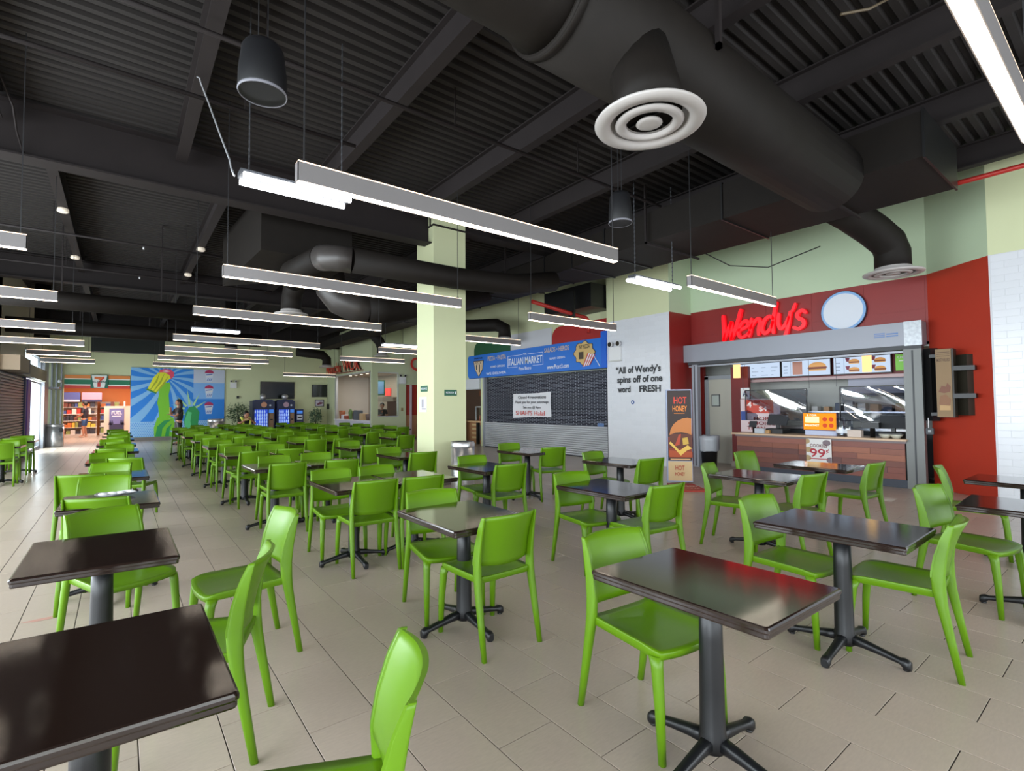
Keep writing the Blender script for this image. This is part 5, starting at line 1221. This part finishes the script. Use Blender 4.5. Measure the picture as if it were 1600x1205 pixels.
def vend(x0, x1, y, lb, missing):
    global bot0
    t = T('vending_machine', lb, 'vending machine', ((x0+x1)/2, y, 0)); f = back(y, x0); W = x1-x0
    t.part('cabinet', MB().box(x0, y+.02, .08, x1, y+.72, 1.72).poly(back(y+.02, x0), [(.06, 1.72), (W-.06, 1.72), (W-.12, 1.77), (.12, 1.77)], -.5, 0), VB); t.part('leg', MB().box(x0+.05, y+.05, 0, x0+.12, y+.12, .08).box(x1-.12, y+.05, 0, x1-.05, y+.12, .08).box(x0+.05, y+.6, 0, x0+.12, y+.67, .08).box(x1-.12, y+.6, 0, x1-.05, y+.67, .08), BLACK)
    t.part('header', MB().slab(f, .02, 1.36, W-.02, 1.70, 0, .02), mat('vend_head', (30, 40, 74), rough=.4)); t.part('header_print', MB().poly(f, disc(.13, 18, (W*.50, 1.53)), .02, .026), flat((206, 150, 120) if missing else (170, 140, 160))); t.part('header_print', MB().poly(f, disc(.045, 12, (W*.78, 1.50)), .02, .026), flat((200, 206, 220)))
    t.part('display_back', MB().slab(f, .06, .30, W*.66, 1.30, -.30+.32, .02+.004), VG)
    for k in range(6): t.part('shelf', MB().slab(f, .06, .32+k*.16, W*.66, .332+k*.16, .024, .12), mat('vend_shelf', (90, 110, 190), rough=.3, emit=.2))
    t.part('frame', MB().slab(f, .03, .26, .06, 1.34, 0, .14).slab(f, W*.66, .26, W*.69, 1.34, 0, .14).slab(f, .03, 1.30, W*.69, 1.34, 0, .14).slab(f, .03, .24, W*.69, .30, 0, .14), VB)
    t.part('control_panel', MB().slab(f, W*.72, .38, W*.94, 1.12, 0, .02), flat((150, 120, 90))); t.part('control_screen', MB().slab(f, W*.72, 1.14, W*.94, 1.30, 0, .02), mat('vend_scr', (66, 130, 226), emit=.5)); t.part('coin_slot', MB().slab(f, W*.78, .78, W*.9, .84, .02, .03), BLACK); t.part('pickup_door', MB().slab(f, .10, .10, W*.62, .22, 0, .02), BLACK)
    for r in range(6):
        for c in range(6):
            if (r*7+c*3+missing) % 11 == 0: continue
            loc = (x0+.10+c*(W*.66-.14)/5, y-.075, .332+r*.16)
            if bot0 is None: bot0 = bot_me.build('bottle', VBT); o = bot0
            else: o = D.objects.new('bottle', bot0.data); COL.objects.link(o)
            o.location = loc; tag(o, 'drink bottle, place %s of row %s from below, %s vending machine' % (ORD[c], ORD[r], 'left' if missing else 'right'), 'bottle', 'bottles in the %s vending machine' % ('left' if missing else 'right'))
vend(4.95, 5.93, 26.45, 'left blue vending machine with rows of lit bottles', 5); vend(6.02, 6.86, 26.45, 'right blue vending machine with rows of lit bottles', 0)
tag(MB().lathe([(.10, 0), (.13, .06), (.13, .22), (.05, .30)], (5.45, 26.75, 1.77), 16).build('helmet_figure', mat('silver', (170, 170, 176), rough=.3, metal=.6)), 'silver dome ornament on top of the left vending machine', 'ornament'); tag(MB().lathe([(.10, 0), (.12, .05), (.16, .16), (.14, .24), (.04, .28)], (6.45, 26.75, 1.77), 16).build('helmet_figure', mat('silver', (170, 170, 176))), 'silver dome ornament on top of the right vending machine', 'ornament')
t = T('change_machine', 'narrow dark cash machine right of the vending machines', 'cash machine', (7.1, 26.6, 0)); f = back(26.5, 6.92)
t.part('cabinet', MB().box(6.92, 26.5, 0, 7.28, 26.95, 1.30), VB); t.part('screen', MB().slab(f, .05, 1.08, .31, 1.22, 0, .01), mat('vend_scr', (66, 130, 226))); t.part('panel', MB().slab(f, .05, .78, .31, 1.02, 0, .012), flat((190, 196, 210))); t.part('slot', MB().slab(f, .08, .86, .28, .92, .012, .02), BLACK); t.part('keypad', MB().slab(f, .06, .45, .30, .70, 0, .03), flat((70, 74, 84)))
LEAF = mat('leaf', (52, 78, 46), rough=.45, rand=.35); LEAF2 = mat('leaf_pale', (84, 110, 84), rough=.45, rand=.35)
def ficus(x, y, h, r, m, lb, sd, n=900):
    random.seed(sd); t = T('potted_tree', lb, 'plant', (x, y, 0))
    t.part('pot', MB().lathe([(.13, 0), (.20, .30), (.22, .32), (.20, .33), (.18, .29)], (x, y, 0), 18), flat((62, 50, 44))); t.part('soil', MB().lathe([(.01, .285), (.185, .288)], (x, y, 0), 14), flat((40, 30, 24)))
    for k in range(3): t.part('stem', MB().tube([(x+.03*math.cos(k*2.1), y+.03*math.sin(k*2.1), .28), (x-.03*math.cos(k*2.1+1), y+.03*math.sin(k*2), h*.45), (x+.10*math.cos(k*2.1), y+.10*math.sin(k*2.1), h*.78)], [.018, .015, .008], 6), flat((84, 62, 46)))
    b = MB(); c = Vector((x, y, h*.66))
    for k in range(n):
        d = Vector((random.gauss(0, 1), random.gauss(0, 1), random.gauss(0, 1))).normalized(); rr = random.uniform(.35, 1)**.6*(.82+.25*math.sin(5*math.atan2(d.y, d.x)+sd)*math.cos(4*d.z))
        p = c+Vector((d.x*r*rr, d.y*r*rr, d.z*h*.34*rr)); a = Vector((random.gauss(0, 1), random.gauss(0, 1), random.gauss(-.4, .6))).normalized(); s_ = a.cross(Vector((random.random(), random.random(), 1))).normalized(); L = random.uniform(.07, .12)
        i = b.pts([p, p+a*L*.5+s_*L*.22, p+a*L, p+a*L*.5-s_*L*.22]); b.face(i)
    t.part('foliage', b, m, kind='stuff')
ficus(4.33, 26.3, 1.72, .58, LEAF, 'dark potted tree left of the vending machines', 4); ficus(7.84, 26.4, 1.42, .40, LEAF2, 'smaller pale potted tree right of the vending machines', 8, 700)

# ================================================================== RED-LETTERED STALL IN THE FAR CORNER
fk = shop(8.68, 27.15)
t = T('sign_lettering', 'red stall lettering above the serving window in the far right corner', 'sign', (8.65, 24.7, 3.1))
f3 = Fr(fk.pt(0, 0), fk.U, fk.V, fk.N)
RL = mat('letter_dark_red', (176, 44, 30), rough=.45, emit=.15)
for wd, u, w_, h_ in (('Manchu', 1.15, 2.2, .52), ('WOK', 3.65, 2.3, .55)):
    b = MB(); b.text(f3, wd, u, 3.12, w_, h_, .10)
    t.part('letters', b, RL); b2 = MB().text(f3, wd, u+.02, 3.11, w_, h_, .02); t.part('letter_backs', b2, flat((60, 14, 12)))
t.part('rail', MB().slab(f3, 0, 3.06, 5.0, 3.10, 0, .04), flat((130, 36, 28)))
t = T('serving_counter', 'white serving counter under the red stall lettering', 'counter', (8.7, 24, 0)); t.part('front', MB().box(8.72, 21.36, 0, 8.82, 26.1, .74), flat((206, 204, 220))); t.part('top', MB().box(8.66, 21.36, .74, 9.1, 26.1, .79), flat((222, 220, 226)))
wf = MB().box(8.70, 21.36, .79, 8.76, 21.46, 3.0).box(8.70, 25.9, .79, 8.80, 26.1, 3.0).box(8.7, 21.36, 2.94, 8.78, 26.1, 3.0); struct('window_6', wf, ALU)
w7 = MB().box(8.97, 21.19, .95, 9.93, 21.22, .99).box(8.97, 21.19, 2.90, 9.93, 21.22, 2.94).box(9.90, 21.19, .97, 9.94, 21.22, 2.92); o = struct('window_7', w7, ALU); MB().box(8.97, 21.24, .98, 9.92, 21.25, 2.91).build('pane', GLASS, o)
struct('wall_stall_far', MB().box(11.0, 21.35, 0, 11.1, 27.3, 3.05).box(8.84, 21.35, 3.02, 11.0, 27.3, 3.1), mat('stall_taupe', (168, 156, 140), rough=.6))
area('stall_lamp', (9.9, 24.0, 2.95), (0, 0, 0), 1.2, 4.0, 60, (1, .95, .86))
for k in range(6):
    t = T('downlight', 'small round downlight, %s from the window corner in the red-lettered stall' % ORD[k], 'light', (9.4, 22+k*.75, 3.0), group='stall downlights'); t.part('trim', MB().lathe([(.08, .02), (.10, 0), (.08, -.005)], (9.4, 22+k*.75, 3.0), 12), WHITE); t.part('lens', MB().lathe([(.01, -.008), (.075, -.006)], (9.4, 22+k*.75, 3.0), 12), emit_mat('down_glow', (255, 240, 215), 6))
t = T('glow_board', 'glowing pink board on the inner wall of the red-lettered stall', 'sign', (10.95, 23.6, 2)); t.part('board', MB().box(10.93, 24.3, 1.95, 10.99, 25.0, 2.35), mat('pink_glow', (226, 80, 74), emit=.7))
t = T('kitchen_oven', 'taupe hooded range inside the red-lettered stall', 'oven', (10.6, 24, 0)); t.part('hood', MB().box(10.2, 22.3, 1.65, 10.95, 24.6, 1.85), flat((150, 138, 124))); t.part('body', MB().box(10.3, 22.3, 0, 10.95, 24.6, .9), STEEL); t.part('back', MB().box(10.9, 22.3, .9, 10.98, 24.6, 1.65), flat((96, 72, 62)))
random.seed(31)
for k, (y, h, w_, c, nm) in enumerate(((25.6, .42, .30, (150, 84, 52), 'brown tub'), (25.2, .22, .30, (206, 204, 214), 'white box'), (24.8, .18, .3, (150, 70, 50), 'red dish'), (24.4, .5, .22, (90, 120, 70), 'green bottle'), (24.0, .4, .14, (60, 50, 44), 'dark bottle'), (23.4, .45, .5, (90, 96, 104), 'steel warmer'), (22.7, .3, .4, (190, 160, 120), 'tan tray'), (22.1, .28, .3, (110, 90, 84), 'brown pot'))):
    b = MB()
    if 'tub' in nm or 'bottle' in nm or 'pot' in nm: b.lathe([(w_*.38, 0), (w_*.5, h*.7), (w_*(.5 if 'bottle' not in nm else .2), h)], (8.92, y, .79), 14)
    else: b.bbox(8.78, y-w_/2, .79, 9.05, y+w_/2, .79+h, .02)
    tag(b.build(nm.split()[1] if nm.split()[1] != 'box' else 'carton', flat(c)), nm+' on the white serving counter of the corner stall', nm.split()[1])
t = T('menu_poster', 'blue green menu poster inside the right window of the corner stall', 'poster', (10.5, 23.9, 1.9)); t.part('frame', MB().box(9.72, 23.5, 1.95, 10.3, 23.55, 2.7), flat((40, 90, 70))); t.part('print', MB().box(9.78, 23.49, 2.02, 10.24, 23.5, 2.63), flat((110, 150, 190)))
emergency(back(21.2, 0), 10.12, 2.45, .9, 'twin-head emergency light over the corner stall wall left of the column')
tag(MB().slab(back(21.2, 0), 10.07, 1.20, 10.17, 1.34, 0, .02).build('wall_switch', flat((140, 120, 80))), 'small brass switch plate right of the corner stall window', 'switch')
t = T('sign_lettering', 'big red letter Q partly hidden behind the square column', 'sign', (10.7, 21.2, 3)); t.part('letter', MB().text(back(21.2, 0), 'Q', 10.80, 2.95, .62, .72, .10), RL)
t = T('wall_cladding', 'red panels over tan wood seen just left of the column', 'panel', (11, 22.5, 0)); t.part('red_panel', MB().box(10.33, 21.30, 1.0, 10.93, 21.34, 2.4), mat('clad_red', (156, 44, 30))); t.part('wood_panel', MB().box(10.33, 21.28, 0, 10.93, 21.34, 1.0), WD); t.part('post', MB().box(10.52, 21.22, 0, 10.62, 21.28, 2.4), flat((206, 190, 196)))

# ================================================================== PEOPLE
def skinned(name, verts, edges, radii, m, parent, inv, sub=2, root=0):
    me = D.meshes.new(name); me.from_pydata([tuple(v) for v in verts], edges, []); me.materials.append(m)
    o = D.objects.new(name, me); COL.objects.link(o); o.parent = parent; o.matrix_parent_inverse = inv
    md = o.modifiers.new('Skin', 'SKIN'); md.use_smooth_shade = True
    for k, r in enumerate(radii):
        sv = me.skin_vertices[0].data[k]; sv.radius = (r, r) if not isinstance(r, tuple) else r; sv.use_root = (k == root)
    s_ = o.modifiers.new('Subdivision', 'SUBSURF'); s_.levels = sub; s_.render_levels = sub
    return o
def person(loc, rz, label, J, shirt, trousers, hair, skin=SKIN, shorts=False, vest=None, hairlong=False, seated=False, straps=False):
    """J: joints in local metres, facing -Y"""
    t = T('person', label, 'person', loc, rz, local=True); o = t.o; I = Matrix()
    names = ['pelvis', 'chest', 'neck', 'head', 'shL', 'elL', 'haL', 'shR', 'elR', 'haR', 'hipL', 'knL', 'anL', 'toL', 'hipR', 'knR', 'anR', 'toR']
    V = [J[n] for n in names]; E = [(0, 1), (1, 2), (2, 3), (1, 4), (4, 5), (5, 6), (1, 7), (7, 8), (8, 9), (0, 10), (10, 11), (11, 12), (12, 13), (0, 14), (14, 15), (15, 16), (16, 17)]
    R = [.105, .105, .050, .075, .055, .042, .030, .055, .042, .030, .085, .058, .038, .032, .085, .058, .038, .032]
    # hands: five finger chains from each wrist
    for h, el in (('haL', 'elL'), ('haR', 'elR')):
        w0 = Vector(J[h]); d = (w0-Vector(J[el])).normalized(); sd = d.cross(Vector((0, 0, 1))); sd = sd.normalized() if sd.length > .1 else Vector((1, 0, 0))
        wi = names.index(h); pi = len(V); V.append(w0+d*.07); R.append((.034, .016)); E.append((wi, pi))
        for k, (off, ln) in enumerate(((-.028, .065), (-.010, .080), (.010, .076), (.027, .058))):
            a = len(V); V.append(w0+d*(.07+ln*.5)+sd*off); V.append(w0+d*(.07+ln*.9)+sd*off+Vector((0, 0, -.02))); R += [.009, .008]; E += [(pi, a), (a, a+1)]
        a = len(V); V.append(w0+d*.05+sd*(-.045)); R.append(.010); E.append((wi, a))
    skinned('body', V, E, R, skin, o, I)
    sh = ['pelvis', 'chest', 'neck', 'shL', 'elL', 'shR', 'elR']
    c = lambda a, b, k: Vector(J[a]).lerp(Vector(J[b]), k)
    SV = [c('pelvis', 'chest', -.1), J['chest'], c('chest', 'neck', .55), J['shL'], c('shL', 'elL', .8), J['shR'], c('shR', 'elR', .8)]
    skinned('shirt', SV, [(0, 1), (1, 2), (1, 3), (3, 4), (1, 5), (5, 6)], [(.185, .15), (.185, .145), .075, .075, .058, .075, .058], shirt, o, I)
    kk = .75 if shorts else 1.0
    TV = [c('pelvis', 'chest', .12), J['pelvis'], J['hipL'], c('hipL', 'knL', .9), J['hipR'], c('hipR', 'knR', .9)]; TE = [(0, 1), (1, 2), (2, 3), (1, 4), (4, 5)]; TR = [(.175, .145), (.165, .14), .105, .082, .105, .082]
    if not shorts: TV += [J['knL'], c('knL', 'anL', .95), J['knR'], c('knR', 'anR', .95)]; TE += [(3, 6), (6, 7), (5, 8), (8, 9)]; TR += [.075, .055, .075, .055]
    skinned('shorts' if shorts else 'trousers', TV, TE, TR, trousers, o, I, root=1)
    hd = Vector(J['head']); hf = Vector(J.get('face', (0, -1, 0))).normalized(); hs = hf.cross(Vector((0, 0, 1))).normalized()
    b = MB(); b.ball(hd+Vector((0, 0, .045))+hf*.0, .098, 14, 10, (.92, 1.02, 1.22)); t.part('head', b, skin)
    b = MB(); b.ball(hd+Vector((0, 0, .075))-hf*.025, .108, 14, 9, (.95, 1.0, 1.10))
    if hairlong: b.ball(hd+Vector((0, 0, -.06))-hf*.07, .105, 12, 8, (1.0, .8, 1.9))
    t.part('hair', b, hair)
    e = MB()
    for s_ in (-1, 1): e.ball(hd+hf*.088+hs*s_*.034+Vector((0, 0, .05)), .011, 8, 6)
    t.part('eyes', e, flat((40, 30, 26))); t.part('nose', MB().ball(hd+hf*.102+Vector((0, 0, .015)), .016, 8, 6, (1, 1, 1.4)), skin); t.part('mouth', MB().ball(hd+hf*.092+Vector((0, 0, -.025)), .017, 8, 6, (1.5, .6, .45)), flat((150, 84, 74)))
    for s_ in (-1, 1): t.part('ear', MB().ball(hd+hs*s_*.092+Vector((0, 0, .035)), .022, 8, 6, (.6, .8, 1.4)), skin)
    if not shorts or True:
        for a, q in (('anL', 'toL'), ('anR', 'toR')): t.part('shoe', MB().tube([Vector(J[a])+Vector((0, .04, -.045)), Vector(J[q])+Vector((0, 0, 0))], [.042, .036], 10), flat((196, 170, 150) if shorts else (50, 44, 42)))
    if vest: skinned('vest', [c('pelvis', 'chest', 0.0), J['chest'], c('chest', 'neck', .3), c('chest', 'shL', .6), c('chest', 'shR', .6)], [(0, 1), (1, 2), (1, 3), (1, 4)], [(.20, .165), (.20, .16), .10, .10, .10], vest, o, I)
    if straps:
        for sx in (-1, 1): t.part('vest_strap', MB().tube([(sx*.12, -.27, .76), (sx*.135, -.27, .90), (sx*.14, -.20, 1.0), (sx*.14, -.08, 1.03), (sx*.12, .06, .95)], .042, 8), vest)
    return t
STAND = dict(pelvis=(0, 0, .93), chest=(0, -.01, 1.28), neck=(0, 0, 1.46), head=(0, -.02, 1.58), shL=(.18, 0, 1.38), elL=(.24, -.02, 1.10), haL=(.20, -.22, 1.0), shR=(-.18, 0, 1.38), elR=(-.24, -.04, 1.10), haR=(-.16, -.26, 1.08), hipL=(.09, 0, .88), knL=(.11, -.02, .48), anL=(.12, .02, .08), toL=(.13, -.15, .035), hipR=(-.09, 0, .88), knR=(-.12, -.03, .48), anR=(-.15, .02, .08), toR=(-.16, -.15, .035))
person((-1.38, 32.4, 0), -1.9, 'person in dark shirt and blue shorts standing at the far shop shelf', STAND, flat((36, 38, 50)), flat((40, 76, 120)), flat((28, 24, 24)), shorts=True)
J2 = dict(STAND); J2.update(elR=(-.22, -.20, 1.16), haR=(-.06, -.26, 1.36), elL=(.22, -.14, 1.12), haL=(.10, -.30, 1.16))
person((1.78, 23.3, 0), -1.3, 'person with long dark hair in black clothes standing before the mural', J2, flat((22, 22, 24)), flat((24, 24, 28)), flat((20, 18, 20)), hairlong=True)
SIT = dict(pelvis=(0, .05, .52), chest=(0, -.10, .84), neck=(0, -.18, 1.0), head=(0, -.26, 1.09), face=(0, -1, -.25), shL=(.20, -.10, .93), elL=(.30, -.32, .80), haL=(.07, -.44, .97), shR=(-.20, -.10, .93), elR=(-.30, -.32, .80), haR=(-.07, -.44, .97), hipL=(.10, .02, .52), knL=(.14, -.40, .52), anL=(.15, -.38, .09), toL=(.16, -.54, .035), hipR=(-.10, .02, .52), knR=(-.14, -.40, .52), anR=(-.15, -.38, .09), toR=(-.16, -.54, .035))
person((3.78, 21.75, 0), .15, 'person in yellow safety vest seated, eating with both hands raised', SIT, flat((30, 30, 34)), flat((40, 42, 50)), flat((26, 22, 20)), vest=mat('vest_yellow', (222, 228, 96), rough=.5), straps=True)
tag(MB().bbox(3.70, 21.20, .955, 3.84, 21.30, 1.0, .02).build('sandwich', flat((206, 170, 120))), 'small bun held in the hands of the seated person in a yellow vest', 'food')
chair(3.78, 22.1, 4, 'green chair under the seated person in the yellow vest')
J4 = dict(STAND); J4.update(head=(0, -.14, 1.40), neck=(0, -.06, 1.32), chest=(0, 0, 1.14), shL=(.18, -.02, 1.22), shR=(-.18, -.02, 1.22), elL=(.24, -.12, .98), elR=(-.24, -.14, .98), haL=(.14, -.34, 1.02), haR=(-.12, -.34, 1.02), face=(-.3, -1, -.4))
person((9.62, 22.3, 0), -.3, 'person with dark hair and orange apron bending behind the corner stall window', J4, flat((30, 28, 30)), flat((40, 38, 40)), flat((24, 22, 22)), vest=mat('apron_orange', (176, 100, 50), rough=.6))
